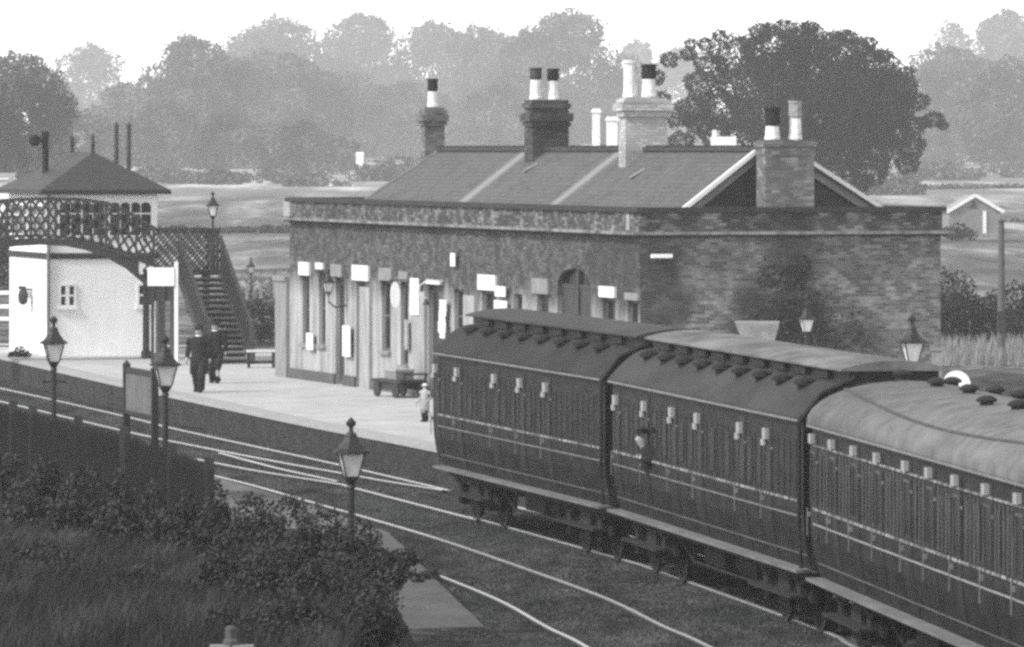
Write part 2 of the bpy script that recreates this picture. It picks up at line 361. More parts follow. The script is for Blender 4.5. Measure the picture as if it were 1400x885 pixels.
# ------------------------------------------------------------------ station platform
PH = .65
edge = gp([]) + [G(x, y, PH) for x, y in ((-250, 446.5), (-100, 467), (0, 487), (164, 524), (400, 574), (595, 612))]
edge += [f.w(s, 1.62, PH) for f, s in ((c0, 6), (coaches[1][0], 2), (coaches[1][0], 12), (coaches[2][0], 4), (coaches[2][0], 18))]
edge = catmull([Vector((p.x, p.y, 0)) for p in edge], 4)
m = MB()
back = [(edge[-1].x+9, edge[-1].y+1), (13, 140), (7, 196), (-20, 205), (-40, 205)]
m.poly_slab([(p.x, p.y) for p in edge]+back, -.16, PH)
fix_normals(tag(m.build('station_platform', M_PLAT), kind='structure'))
inner = offset(edge, .45); 
if (inner[10]-Vector((20, 150, 0))).length > (edge[10]-Vector((20, 150, 0))).length: inner = offset(edge, -.45)
out_ = [e+(e-i)*.12 for e, i in zip(edge, inner)]
m = MB(); n = len(edge)
vs = []
for o_, i_ in zip(out_, inner): vs += [(o_.x, o_.y, PH-.09), (o_.x, o_.y, PH+.015), (i_.x, i_.y, PH+.015), (i_.x, i_.y, PH-.09)]
fs = [(4*i+a, 4*i+(a+1) % 4, 4*i+4+(a+1) % 4, 4*i+4+a) for i in range(n-1) for a in range(4)]
m.add(vs, fs); fix_normals(tag(m.build('platform_edge', M_COPING), kind='structure'))
m = MB(); o2 = [e+(e-i)*.03 for e, i in zip(edge, inner)]
vs = []
for p in o2: vs += [(p.x, p.y, -.15), (p.x, p.y, PH-.092)]
m.add(vs, [(2*i, 2*i+1, 2*i+3, 2*i+2) for i in range(n-1)])
tag(m.build('platform_face', brick_mat('platform_brick', .035, .06, .05, .09, .7)), kind='structure')

# near platform with its ramp and the bank behind the fence
fence_line = [Vector((-17.5, 146, 0)), Vector((-14.2, 131, 0)), D(0, 553, 110), D(175, 595, 98), D(290, 638, 88.5)]
fence_line = [Vector((p.x, p.y, 0)) for p in fence_line]
e2 = offset(RA, SGN*2.37)
e2 = [p for p in e2 if 103 < p.y < 182]
e2 = sorted(e2, key=lambda p: -p.y)
NP = [(p.x, p.y) for p in e2]+[(-2.04, 103)]
m = MB(); m.poly_slab(NP+[(-5.6, 103), (-9.6, 116), (-14, 131), (-17.5, 146), (-26, 182)], -.16, PH)
fix_normals(tag(m.build('near_platform', mat('dark_near_platform', .2, .95, .3, 1.5)), kind='structure'))
m = MB(); a, b, c, d = Vector((-2.04, 102.995, PH)), Vector((-.41, 92.2, -.07)), Vector((-3.6, 91, -.07)), Vector((-5.2, 102.995, PH))
rows = 10; vs = []
for i in range(rows+1):
    t = i/rows
    for j in range(5):
        s_ = j/4; p = (a.lerp(b, t)).lerp(d.lerp(c, t), s_); vs.append((p.x, p.y, p.z+(rng.uniform(-.03, .03) if 0 < i < rows else 0)))
for p in (a, b, c, d): vs.append((p.x, p.y, -.3))
m.add(vs, [(i*5+j, i*5+j+1, (i+1)*5+j+1, (i+1)*5+j) for i in range(rows) for j in range(4)])
q = len(vs)-4
m.add([a, b, Vector((b.x, b.y, -.3)), Vector((a.x, a.y, -.3))], [(0, 1, 2, 3)])
m.add([b, c, Vector((c.x, c.y, -.3)), Vector((b.x, b.y, -.3))], [(0, 1, 2, 3)])
tag(m.build('platform_ramp', mat('trodden_ramp', .15, .95, .3, 1.5, bump=.4), smooth=True), kind='structure')

def bank_h(Y): return interp([(40, 2.8), (50, 2.5), (100, 1.0), (120, .8), (150, .65)], Y)
def bank_edge(Y):       # the track side edge of the bank top
    return interp([(40, -1.5), (60, -1.42), (84, -1.95), (90, -3.3), (98, -5.95), (110, -9.0), (131, -14.3), (150, -18.4)], Y)
m = MB(); vs = []; ys = [40+2*i for i in range(56)]; offs = [0, -.5, -1.2, -2.5, -5, -9, -16, -30]
for y in ys:
    e = bank_edge(y); h = bank_h(y)
    if y < 93: vs += [(e+.9, y, -.2), (e+.4, y, h*.55)]
    else: vs += [(e+.02, y, -.2), (e+.01, y, h*.55)]
    vs += [(e+o, y, h-.05+rng.uniform(-.06, .06)+(.04*abs(o) if o < -5 else 0)) for o in offs]
k = len(offs)+2
m.add(vs, [(i*k+j, i*k+j+1, (i+1)*k+j+1, (i+1)*k+j) for i in range(len(ys)-1) for j in range(k-1)])
fix_normals(tag(m.build('embankment_ground', mat('bank_earth', .045, .95, .4, 1.2), smooth=True), kind='structure'))

# ------------------------------------------------------------------ station building
NC = G(875, 584, PH); FC = G(396, 516.5, PH)
bl = (NC-FC).to_2d().length
SB = Frame(FC, math.atan2(NC.y-FC.y, NC.x-FC.x))
BW_ = SB.y_on_x(1286, bl)                            # depth of the end wall
ZC = 5.0; ZT = 5.68
Zb = lambda py, px: zof(py, SB.w(SB.x_on_y(px, 0), 0).y)
bld = thing('station_building', 'long single storey brick station building with slate roof and parapet beside the train', 'station', SB.w(0, 0, 0), SB.a)
endz = lambda py, px: zof(py, SB.w(bl, SB.y_on_x(px, bl)).y)
ys4 = SB.y_on_x(1078, bl)
soot = [(bl, SB.y_on_x(1075, bl), 2.9, 1.0, 1.5, 1.5, .85), (bl, SB.y_on_x(1085, bl), 4.6, 1.0, .75, 1.6, .6), (bl, .35, 3.7, 1.0, 1.0, 1.7, .75), (bl-3, 0, 4.4, 3.2, 1, .8, .5)]
M_BRICK = brick_mat('station_brick', .12, .25, .3, .55, .5, soot)
M_FRONT = brick_mat('platform_front_brick', .06, .13, .12, .26, .6, [(bl-2, 0, 4.2, 4, 1, 1.5, .5)], fade=(2.9, 3.9, .42, .95))
M_FRIEZE = brick_mat('parapet_brick', .07, .13, .1, .5, .5, [(bl, ys4, 5.3, 1, 1.4, .6, .6)])
M_STACK = brick_mat('sooty_stack_brick', .07, .12, .09, .26, .62)
M_STACKP = brick_mat('limewashed_stack_brick', .58, .8, .5, .85, .45)
M_STACKM = brick_mat('worn_stack_brick', .15, .27, .2, .45, .55)
# openings along the platform front: (px left, px right, py top, py bottom, kind)
ops = [(414, 423, 378, 470, 'window'), (436, 445, 372, 472, 'window'), (459, 471, 380, 519, 'door'), (487, 500, 384, 527, 'door'), (522, 534, 384, 480, 'window'),
       (548, 558, 386, 500, 'window'), (586, 606, 389, 556, 'door'), (621, 634, 396, 470, 'window'), (659, 678, 398, 480, 'window'),
       (702, 714, 402, 480, 'window'), (734, 750, 403, 570, 'door'), (762, 808, 392, 583, 'arch'), (824, 841, 408, 490, 'window'), (858, 873, 411, 500, 'window')]
rects = []
for (l, r, t, b, kd) in ops:
    x0, x1 = SB.x_on_y(l, 0), SB.x_on_y(r, 0); zt = Zb(t, (l+r)/2); zb = max(Zb(b, (l+r)/2), PH+.02)
    rects.append((x0, x1, zb, zt, kd))
# wall front built round the openings
T = .32
m = MB(); xs_ = 0.0
for (x0, x1, zb, zt, kd) in sorted(rects):
    m.box((xs_, 0, 0), (x0, T, ZC)); m.box((x0, 0, zt), (x1, T, ZC)) if kd != 'arch' else None
    if kd != 'door' and kd != 'arch': m.box((x0, 0, 0), (x1, T, zb))
    if kd == 'arch':
        n = 12; cx = (x0+x1)/2; rr = (x1-x0)/2; rz = min(rr, Zb(367, 785)-zt)
        pts = [(cx-rr*math.cos(math.pi*k/n), zt+rz*math.sin(math.pi*k/n)) for k in range(n+1)]
        for (ax, az), (bx, bz) in zip(pts, pts[1:]):
            m.add([(ax, 0, az), (bx, 0, bz), (bx, 0, ZC), (ax, 0, ZC), (ax, T, az), (bx, T, bz), (bx, T, ZC), (ax, T, ZC)], [(0, 1, 2, 3), (4, 7, 6, 5), (0, 4, 5, 1)])
    xs_ = x1
m.box((xs_, 0, 0), (bl-.002, T, ZC)); m.build('front_wall', M_FRONT, bld); m = MB()
m.box((0, T, 0), (T, BW_, ZC)); m.box((T, BW_-T, 0), (bl, BW_, ZC)); m.box((bl-T, T, 0), (bl, BW_-T, ZC)); m.box((bl-.0019, .0, 0), (bl, T, ZC))
m.build('wall', M_BRICK, bld)
m = MB(); m.box((.02, T+1.2, .1), (bl-T-.01, T+1.25, ZC-.2)); m.build('inner_wall', mat('dim_plaster', .1, .9), bld)
# pilaster strips, plinth
for px in (497, 572, 640):
    x = SB.x_on_y(px+6, 0); MB().box((x-.55, -.09, 0), (x+.45, -.003, 3.35)).build('pilaster', mat('limewashed_pier', .5, .9, .3, 2.4, stretch=(1, 1, .35)), bld)
m = MB(); prevx = 0
for (x0, x1, zb, zt, kd) in sorted(rects)+[(bl+.06, 0, 0, 0, '')]:
    if kd in ('door', 'arch', ''):
        m.box((prevx, -.06, 0), (x0, -.003, PH+.28)); prevx = x1
m.box((bl+.003, -.06, 0), (bl+.06, BW_, PH+.3)); m.build('plinth', mat('sooty_plinth', .14, .9, .3, 3), bld)
# cornice, parapet, cap
m = MB()
def ring(m, o, z0, z1, th=None):
    th = th or (T+o)
    m.box((-o, -o, z0), (bl+o, T, z1)); m.box((-o, BW_-T, z0), (bl+o, BW_+o, z1)); m.box((-o, T, z0), (T, BW_-T, z1)); m.box((bl-T, T, z0), (bl+o, BW_-T, z1))
ring(m, .24, ZC+.05, ZC+.12); m.build('cornice', mat('cornice_stone', .17, .85, .5, 1.5, v2=.5, stretch=(1.5, 1.5, .3)), bld)
m = MB(); ring(m, .14, ZC+.002, ZC+.048); m.build('cornice_shade_strip', mat('cornice_shade', .05, .9), bld)  # dark strip that puts in the shadow beneath the cornice
m = MB(); ring(m, .03, ZC+.122, ZT-.12); m.build('parapet', M_FRIEZE, bld)
m = MB(); ring(m, .11, ZT-.118, ZT); m.build('parapet_cap', mat('dark_capstone', .055, .85, .3, 3), bld)
m = MB(); x = SB.x_on_y(397, 0); m.box((-.14, -.145, ZC+.15), (.55, -.035, ZT-.13)); m.box((bl-.9, -.05, ZC+.15), (bl-.65, -.034, ZT-.15)); m.build('parapet_block', M_OFFW, bld)
# lintels, windows, doors
M_LINT = mat('painted_stone_lintel', .62, .8, .1, 3); M_LINTD = mat('worn_stone_lintel', .36, .85, .2, 3)
lint = [(411, 425, 358, 376, 1), (434, 444, 359, 368, 1), (455, 470, 361, 378, .6), (484, 506, 362, 383, 1), (521, 538, 366, 383, .6), (548, 560, 371, 384, .4),
        (585, 604, 383, 388, 1), (656, 680, 375, 396, .8), (730, 752, 380, 401, .5), (822, 843, 391, 406, .9), (857, 875, 400, 410, .3)]
for (l, r, t, b, br) in lint:
    x0, x1 = SB.x_on_y(l, 0), SB.x_on_y(r, 0)
    m = MB(); m.box((x0, -.07, Zb(b, l)), (x1, -.002, Zb(t, l))); m.build('lintel', M_LINT if br > .7 else M_LINTD, bld)
M_FRAMEP = mat('worn_window_frame', .14, .6, .2, 4); M_DOORP = mat('dark_door_paint', .06, .6, .3, 2.5, stretch=(4, 4, .5))
for (x0, x1, zb, zt, kd) in rects:
    w = x1-x0
    if kd == 'window':
        m = MB(); fw = .07
        m.box((x0, .1, zb), (x0+fw, .2, zt)); m.box((x1-fw, .1, zb), (x1, .2, zt)); m.box((x0+fw, .1, zt-fw), (x1-fw, .2, zt)); m.box((x0+fw, .1, zb), (x1-fw, .2, zb+fw))
        zm = (zb+zt)/2; m.box((x0+fw, .09, zm-.03), (x1-fw, .19, zm+.03)); m.box(((x0+x1)/2-.02, .12, zb+fw), ((x0+x1)/2+.02, .18, zm-.03)); m.box(((x0+x1)/2-.02, .12, zm+.03), ((x0+x1)/2+.02, .18, zt-fw))
        f = m.build('window', M_FRAMEP, bld)
        MB().box((x0+fw, .14, zb+fw), (x1-fw, .15, zt-fw)).build('pane', M_DGLASS, f)
        MB().box((x0-.08, -.1, zb-.09), (x1+.08, .098, zb-.002)).build('sill', M_LINTD, f)
    else:
        m = MB(); m.box((x0, .12, zb), (x1, .2, zt))
        if kd == 'arch':
            n = 12; cx = (x0+x1)/2; rr = w/2; rz = Zb(367, 785)-zt
            pts = [(cx-rr*math.cos(math.pi*k/n), zt+rz*math.sin(math.pi*k/n)) for k in range(n+1)]
            m = MB(); m.box((x0, .12, zb), (cx-.12, .2, zt)); m.box((cx+.12, .12, zb), (x1, .2, zt)); m.box((x0, .1, zt-.05), (x1, .21, zt+.05)); m.box((cx-.1, .08, zb), (cx+.1, .22, zt+rz*.98))
            d_ = m.build('door', M_DOORP, bld)
            MB().add([(x, .15, z) for x, z in pts]+[(x, .17, z) for x, z in pts], [tuple(range(13))[::-1], tuple(range(13, 26))]).build('fanlight', M_DGLASS, d_)
        else:
            d_ = m.build('door', M_DOORP, bld)
            MB().box((x0+.15, .105, zt-.95), (x1-.15, .118, zt-.2)).build('door_pane', M_DGLASS, d_)
            MB().lathe((x1-.14, .1, 1.65), [(.03, -.05), (.045, 0), (.03, .02)], 8, axis='y').build('handle', M_IRON, d_)
# main roof
xg = bl-1.0                                          # plane of the near gable
yf = SB.y_on_x(935, xg); yr = SB.y_on_x(1037, xg); yr2 = SB.y_on_x(1080, xg); yb = SB.y_on_x(1203, xg)
zf = SB.z(287, xg, yf); zr = SB.z(205.5, xg, yr); zb_ = SB.z(285.5, xg, yb)
sl = (zr-zf)/(yr-yf); yl = yf-(zf-5.2)/sl; slb = (zr-zb_)/(yb-yr2); ybl = yb+(zb_-5.2)/slb
xr0 = SB.x_on_y(602, yr); xe0 = SB.x_on_y(468, yl)
roofm = slate_mat('blue_slate', .14, [(SB.x_on_y(640, yf+.2), .55, .5), (SB.x_on_y(765, yf+.2), .5, .5)])
def slope(m, pts, th=.06):
    a = [Vector(p) for p in pts]; nrm = (a[1]-a[0]).cross(a[2]-a[0]).normalized()
    if nrm.z < 0: nrm = -nrm
    n = len(a); m.add(a+[p-nrm*th for p in a], [tuple(range(n)), tuple(range(n, 2*n))[::-1]]+[(i, n+i, n+(i+1) % n, (i+1) % n) for i in range(n)])
m = MB(); slope(m, [(xe0, yl, 5.2), (xg, yl, 5.2), (xg, yr, zr), (xr0, yr, zr)])
slope(m, [(xe0, ybl, 5.2), (xg, ybl, 5.2), (xg, yr2, zr), (xr0, yr2, zr)]); slope(m, [(xe0, yl, 5.2), (xe0, ybl, 5.2), (xr0, yr2, zr), (xr0, yr, zr)])
slope(m, [(xr0, yr+.002, zr-.03), (xg, yr+.002, zr-.03), (xg, yr2-.002, zr-.03), (xr0, yr2-.002, zr-.03)])
rf = m.build('roof', roofm, bld); fix_normals(rf)
m = MB(); m.bar((xr0, yr, zr+.03), (xg+.1, yr, zr+.03), .22, .1)
x_ = xr0
while x_ < xg-.5: m.cbox((x_, yr, zr+.08), (.05, .24, .07)); x_ += .45
m.build('ridge_tile', M_SLATE_D, rf)
MB().bar((xr0, yr, zr+.02), (xe0, yl, 5.22), .14, .06).build('hip_lead', M_LEAD, rf)
m = MB(); m.add([(xg-.12, yl, 5.1), (xg-.12, ybl, 5.1), (xg-.12, yr2, zr-.09), (xg-.12, yr, zr-.09), (xg-.3, yl, 5.1), (xg-.3, ybl, 5.1), (xg-.3, yr2, zr-.09), (xg-.3, yr, zr-.09)],
               [(0, 1, 2, 3), (7, 6, 5, 4), (0, 4, 5, 1), (1, 5, 6, 2), (2, 6, 7, 3), (3, 7, 4, 0)])
fix_normals(m.build('gable_wall', mat('dark_gable_face', .05, .75, .25, 5), bld))  # gable face in an even dark tone
m = MB(); m.bar((xg+.03, yl, 5.23), (xg+.03, yr, zr+.03), .16, .09, up=(0, 0, 1)); m.bar((xg+.03, ybl, 5.23), (xg+.03, yr2, zr+.03), .16, .09)
m.build('bargeboard', mat('pale_bargeboard', .68, .7, .12, 3), rf)
m = MB(); m.bar((xg-.06, yl+.1, 5.1), (xg-.06, yr, zr-.14), .03, .2); m.bar((xg-.06, ybl-.1, 5.1), (xg-.06, yr2, zr-.14), .03, .2)
m.build('verge', mat('grey_verge', .33, .8), rf)
m = MB(); m.box((T, T, 4.9), (bl-T, BW_-T, 5.0)); m.build('gutter_flat', M_LEAD, bld)
def pot(parent, x, y, z0, z1, r, split, top, bottom, cowl=False):
    m = MB(); h = (z1-z0)*split
    m.lathe((x, y, z0), [(r*1.1, 0), (r*1.1, .06), (r, .08), (r*.9, h)], 12); m.smooth = False
    m.build('chimney_pot', bottom, parent)
    m = MB(); m.lathe((x, y, z0+h+.002), [(r*.92, 0), (r*.95, .02), (r*1.05, .05), (r*1.0, (z1-z0)-h-.07), (r*1.12, (z1-z0)-h-.05), (r*1.12, (z1-z0)-h), (r*.7, (z1-z0)-h), (r*.7, (z1-z0)-h-.1)], 12)
    m.build('chimney_cowl', top, parent)
def stack(x0, x1, y0, y1, zb, zt, brick, corb, pots):
    m = MB(); m.box((x0, y0, zb), (x1, y1, zt))
    for (z0, z1, o) in corb: m.box((x0-o, y0-o, z0), (x1+o, y1+o, z1))
    s = m.build('chimney', brick, bld)
    for (x, y, z0, z1, r, sp_, top, bot) in pots: pot(s, x, y, z0, z1, r, sp_, top, bot)
    return s
def stack_px(l, r, top, y0, dep, lenx, brick, corb, pots):
    """stack whose front-left edge shows at pixel l and right edge near r, with its front at local y0"""
    xb = SB.x_on_y(l, y0)         # far corner of the front face is the left-most point
    x0, x1 = xb, xb+lenx
    yy = y0+dep; Y = SB.w((x0+x1)/2, (y0+yy)/2).y
    Z = lambda py: zof(py, Y)
    return stack(x0, x1, y0, yy, 5.0, Z(top), brick, [(Z(a), Z(b), o) for a, b, o in corb],
                 [(x0+fx*lenx, y0+fy*dep, Z(b), Z(t), rr, sp_, tp, bt) for fx, fy, b, t, rr, sp_, tp, bt in pots])
stack_px(575, 604, 147, yr-.35, .56, .45, M_STACKM, [(157, 151, .05), (166, 157.3, .1), (172, 166.3, .05)], [(.5, .5, 146, 108, .14, .55, M_BLACK, M_BUFF)])
stack_px(717, 775, 137, yr-.42, .98, .72, M_STACK, [(148, 142, .05), (166, 155, .1), (173, 167, .05)], [(.5, .2, 136, 93, .155, .62, M_IRON, M_BUFF), (.5, .68, 136, 94, .15, .6, M_BLACK, M_BUFF)])
stack_px(846, 915, 134, yr-.55, 1.08, .55, M_STACKP, [(141, 136.5, .06), (152, 142, .12), (160, 153, .06)], [(.3, .22, 133, 84, .17, .97, M_BUFF, M_BUFF), (.6, .62, 133, 88, .18, .55, M_BLACK, M_BUFF)])
y4 = SB.y_on_x(1046, bl); y4b = SB.y_on_x(1113, bl)
Y4 = SB.w(bl, (y4+y4b)/2).y; Z4 = lambda py: zof(py, Y4)
stack(bl-.62, bl+.005, y4, y4b, 5.0, Z4(192), M_STACKM, [(Z4(201), Z4(194.5), .05), (Z4(212), Z4(203), .02)],
      [(bl-.3, y4+.28, Z4(191), Z4(147), .17, .42, M_BLACK, M_BUFF), (bl-.3, y4+.84, Z4(191), Z4(138), .15, .55, mat('patchy_cowl', .45, .8, .5, 9), M_BUFF)])
for px, y0, ln in ((722, yr-.7, .5), (868, yr-.85, .55)):
    x = SB.x_on_y(px, y0); z = zr-(yr-y0)*sl; ln = .16
    m = MB(); m.bar((x-ln/2, y0-.1, z-.02), (x+ln/2, y0+.25, z+.2), .2, .05); m.build('flashing', M_OFFW, rf)
# posters and little fittings on the wall
def poster(l, r, t, b, mm=mat('toned_paper', .64, .85, .12, 5), name='poster', lab=None, cut=0):
    x0, x1 = SB.x_on_y(l, 0), SB.x_on_y(r, 0)
    m = MB(); m.box((x0, -.125, Zb(b, l)), (x1, -.1, Zb(t, l)))
    o = m.build(name, mm); o.location = bld.location; o.rotation_euler = bld.rotation_euler
    return tag(o, lab, 'poster', 'bills and enamel signs on the platform wall')
poster(424.5, 433.5, 455, 478, lab='small white bill low on the wall, leftmost of all the bills')
poster(474, 484.5, 445, 487, lab='tall white bill between the second and third platform doors, left of the luggage barrow')
poster(566.5, 578.5, 380, 430, lab='tall bright white enamel sign high on the limewashed pier')
poster(559, 563, 437, 478, mm=mat('faded_paper', .5), lab='thin grey faded bill just left of the limewashed pier')
poster(683, 697, 391, 405, mm=M_WHITEW, lab='upper of two stacked white bills above the train roof')
poster(682, 699, 410.5, 422, mm=M_WHITEW, lab='lower of two stacked white bills above the train roof')
poster(622, 628, 346, 364, mm=M_WHITEW, lab='narrow white plate high under the cornice')
m = MB(); x0, x1 = SB.x_on_y(606, 0), SB.x_on_y(618, 0)
for i in range(6):
    zt = Zb(410+7.5*i, 612); m.box((x0+rng.uniform(0, .25), -.13-.004*i, zt-.28), (x1-rng.uniform(0, .2), -.12-.004*i+.003, zt))
o = m.build('torn_poster', mat('torn_paper', .6, .9, .3, 6)); o.location = bld.location; o.rotation_euler = bld.rotation_euler
tag(o, 'ragged torn pale bill just behind the far end of the train roof', 'poster')
m = MB(); ye = SB.y_on_x(889, bl); yz = SB.y_on_x(916, bl); z = endz(350, 900)
m.box((bl+.03, ye, z-.045), (bl+.2, yz, z+.045)); o = m.build('wall_bracket', M_WHITE); o.location = bld.location; o.rotation_euler = bld.rotation_euler
tag(o, 'short white horizontal bracket high on the brick end wall near its corner', 'bracket')
# wing wall at the far end of the building
m = MB(); xw0, xw1 = SB.x_on_y(376, -.1), -.01
zw = Zb(384, 388); m.box((xw0, -.1, 0), (xw1, .25, zw)); m.box((xw0-.06, -.16, zw), (xw1, .31, zw+.12))
o = m.build('wing_wall', mat('pale_rendered_wall', .36, .9, .25, 1.6, stretch=(1, 1, .5))); o.location = bld.location; o.rotation_euler = bld.rotation_euler
tag(o, 'pale rendered low wall joined to the far left end of the brick station', 'wall')

# ------------------------------------------------------------------ lamps
def lantern(root, z, s, bar=True):
    """street lantern whose base ring sits at local height z, scale s"""
    m = MB(); q = R(45)
    m.lathe((0, 0, z), [(.05*s, -.1*s), (.11*s, -.02*s), (.13*s, 0), (.13*s, .03*s)], 4, q)
    for k in range(4):
        a = q+k*math.pi/2; c_, s_ = math.cos(a), math.sin(a)
        m.bar((.13*s*c_, .13*s*s_, z+.02*s), (.245*s*c_, .245*s*s_, z+.36*s), .018*s)
    fr = m.build('lantern_frame', M_DARKIRON, root)
    MB().lathe((0, 0, z+.025*s), [(.118*s, 0), (.226*s, .33*s)], 4, q).build('glass', M_LGLASS, fr)
    m = MB(); m.lathe((0, 0, z+.36*s), [(.27*s, 0), (.27*s, .03*s), (.2*s, .07*s), (.12*s, .17*s), (.085*s, .24*s), (.09*s, .25*s), (.07*s, .3*s)], 8, R(22.5)); cp = m.build('lamp_cap', M_DARKIRON, root)
    m = MB(); m.lathe((0, 0, z+.66*s), [(.04*s, 0), (.03*s, .05*s), (.03*s, .08*s), (.07*s, .11*s), (.075*s, .15*s), (.04*s, .19*s), (.01*s, .22*s)], 8); m.build('finial', M_DARKIRON, cp)
def lamp(px, ytop, Y, zg, label, s=1.0, bar=False, pr=.055):
    top = D(px, ytop, Y); root = thing('platform_lamp', label, 'lamp', (top.x, top.y, zg), R(12), 'gas lamps about the station')
    H = top.z-zg-.88*s
    m = MB(); m.lathe((0, 0, 0), [(.14, 0), (.14, .25), (.09, .3), (.075, .5), (pr, .55), (pr*.85, H-.15*s), (pr*1.3, H-.14*s), (pr*.8, H-.08*s)], 10); m.build('post', M_DARKIRON, root)
    if bar:
        m = MB(); m.bar((-.2, 0, H-.35), (.2, 0, H-.35), .03); m.lathe((-.2, 0, H-.35), [(.03, -.03), (.03, .03)], 6); m.lathe((.2, 0, H-.35), [(.03, -.03), (.03, .03)], 6); m.build('ladder_bar', M_DARKIRON, root)
    lantern(root, H, s)
    return root
lamp(480, 571, 90, .3, 'dark gas lamp with grey glass rising from the bush in the centre foreground', 1.0)
lamp(73.5, 432, 116, .65, 'dark gas lamp with ladder bar in front of the white signal box', 1.0, True)
lamp(226, 458, 101, .65, 'dark gas lamp with bright glass standing beside the notice board', .97)
lamp(1247, 430, 118, .65, 'gas lamp with wide cap beyond the train roof near the right corner of the brickwork', 1.05)
lamp(1103, 412, 136, .65, 'gas lamp against the sooty patch of the brick end wall', .78)
lamp(343, 352, 204, 0, 'small pale lamp behind the foot of the bridge stair', .6, pr=.03)
wl = thing('wall_lamp', 'dark bracket lantern on the platform wall between the left most windows', 'lamp', SB.w(SB.x_on_y(449, -.55), -.55, 0), SB.a, 'gas lamps about the station')
zl = zof(368, wl.location.y)-.88*.72; lantern(wl, zl, .72)
m = MB(); m.tube([(0, .5, zl-.35), (0, .2, zl-.4), (0, 0, zl-.25), (0, 0, zl-.06)], .025, 6); m.build('bracket', M_DARKIRON, wl)
wb = thing('wall_lamp', 'curved white bracket lamp above the wide platform door left of the train', 'lamp', SB.w(SB.x_on_y(606, 0), 0, Zb(385, 606)), SB.a, 'gas lamps about the station')
m = MB(); m.tube([(0, .02, 0), (0, -.4, .05), (0, -.62, -.1), (0, -.6, -.35), (0, -.45, -.42)], .02, 6); m.build('bracket', M_WHITEW, wb)
MB().lathe((0, -.45, -.6), [(.1, 0), (.07, .08), (.02, .16)], 8).build('lamp_shade', M_IRON, wb)
hs = thing('hanging_sign', 'white oval sign hanging from a bracket over the platform window', 'sign', SB.w(SB.x_on_y(540, -.5), -.5, Zb(382, 540)), SB.a)
n = 14; w_ = .2; m = MB(); w_ = .12; pr_ = [(math.cos(2*math.pi*k/n)*w_, -.36+math.sin(2*math.pi*k/n)*.34) for k in range(n)]
m.add([(.0, y-.0, z) for y, z in [(a*1.0, b) for a, b in pr_]]+[(.05, y, z) for y, z in pr_], [tuple(range(n))[::-1], tuple(range(n, 2*n))]+[(i, (i+1) % n, n+(i+1) % n, n+i) for i in range(n)])
m.build('sign_board', M_WHITE, hs); MB().bar((.02, .5, .02), (.02, -.15, .02), .03).build('bracket', M_DARKIRON, hs)

# ------------------------------------------------------------------ platform furniture
bp = G(546, 543, PH)
t = thing('luggage_barrow', 'dark flat luggage barrow standing against the station wall near the train end', 'barrow', bp, SB.a+R(8))
MB().box((-.9, -.38, .38), (.9, .38, .46)).build('deck', M_TIMBER, t)
for x in (-.6, .6):
    MB().lathe((x, -.36, .2), [(.06, -.03), (.2, -.03), (.2, .03), (.06, .03)], 14, axis='y').build('wheel', M_DARKIRON, t)
    MB().lathe((x, .36, .2), [(.06, -.03), (.2, -.03), (.2, .03), (.06, .03)], 14, axis='y').build('wheel', M_DARKIRON, t)
m = MB(); m.bar((.9, -.3, .42), (1.05, -.3, .62), .05); m.bar((.9, .3, .42), (1.05, .3, .62), .05); m.bar((1.05, -.33, .62), (1.05, .33, .62), .05)
m.box((-.85, -.32, .2), (.85, -.28, .37)); m.box((-.85, .28, .2), (.85, .32, .37)); m.build('handle_frame', M_TIMBER, t)
t = thing('wicker_hamper', 'pale lidded hamper lying on top of the luggage barrow', 'hamper', (bp.x, bp.y, PH+.465), SB.a+R(3))
MB().box((-.45, -.24, 0), (.45, .24, .2)).build('basket', mat('wicker', .32, .9, .3, 14), t); MB().box((-.47, -.26, .203), (.47, .26, .26)).build('lid', mat('wicker_lid', .55, .9, .15, 14), t)
bp = G(357, 503, PH)
t = thing('platform_bench', 'low bench with pale seat board between the bridge stair and the pale wall', 'bench', bp, R(5))
MB().box((-.42, -.2, .46), (.42, .22, .52)).build('seat', mat('pale_bench_board', .6, .8, .15, 5), t)
m = MB(); m.box((-.4, .16, .6), (.44, .2, .72)); m.bar((-.38, .2, .1), (-.38, .24, .72), .05); m.bar((.42, .2, .1), (.46, .24, .75), .05); m.build('backrest', M_TIMBER, t)
for x in (-.36, .36): MB().box((x-.04, -.16, 0), (x+.04, .18, .457)).build('leg', M_DARKIRON, t)
MB().box((-.32, -.05, .12), (.32, 0, .2)).build('stretcher', M_TIMBER, t)
# pale tub beyond the train
bt = D(1035, 463, 128)
t = thing('platform_truck', 'pale flared truck body showing above the train roof before the brick wall', 'truck', (bt.x, bt.y, PH), R(-2))
zt = zof(440, 128)-PH; zb0 = zof(466, 128)-PH
m = MB(); m.add([(-.3, -.4, zb0), (.36, -.4, zb0), (.36, .4, zb0), (-.3, .4, zb0), (-.46, -.5, zt), (.46, -.5, zt), (.46, .5, zt), (-.46, .5, zt)], [(0, 3, 2, 1), (4, 5, 6, 7), (0, 1, 5, 4), (1, 2, 6, 5), (2, 3, 7, 6), (3, 0, 4, 7)])
m.build('tub', mat('pale_truck_paint', .45, .8, .3, 4), t)
m = MB(); 
for sx in (-.25, .3):
    for sy in (-.33, .33): m.bar((sx, sy, 0), (sx, sy, zb0), .07)
m.build('trestle', M_TIMBER, t)
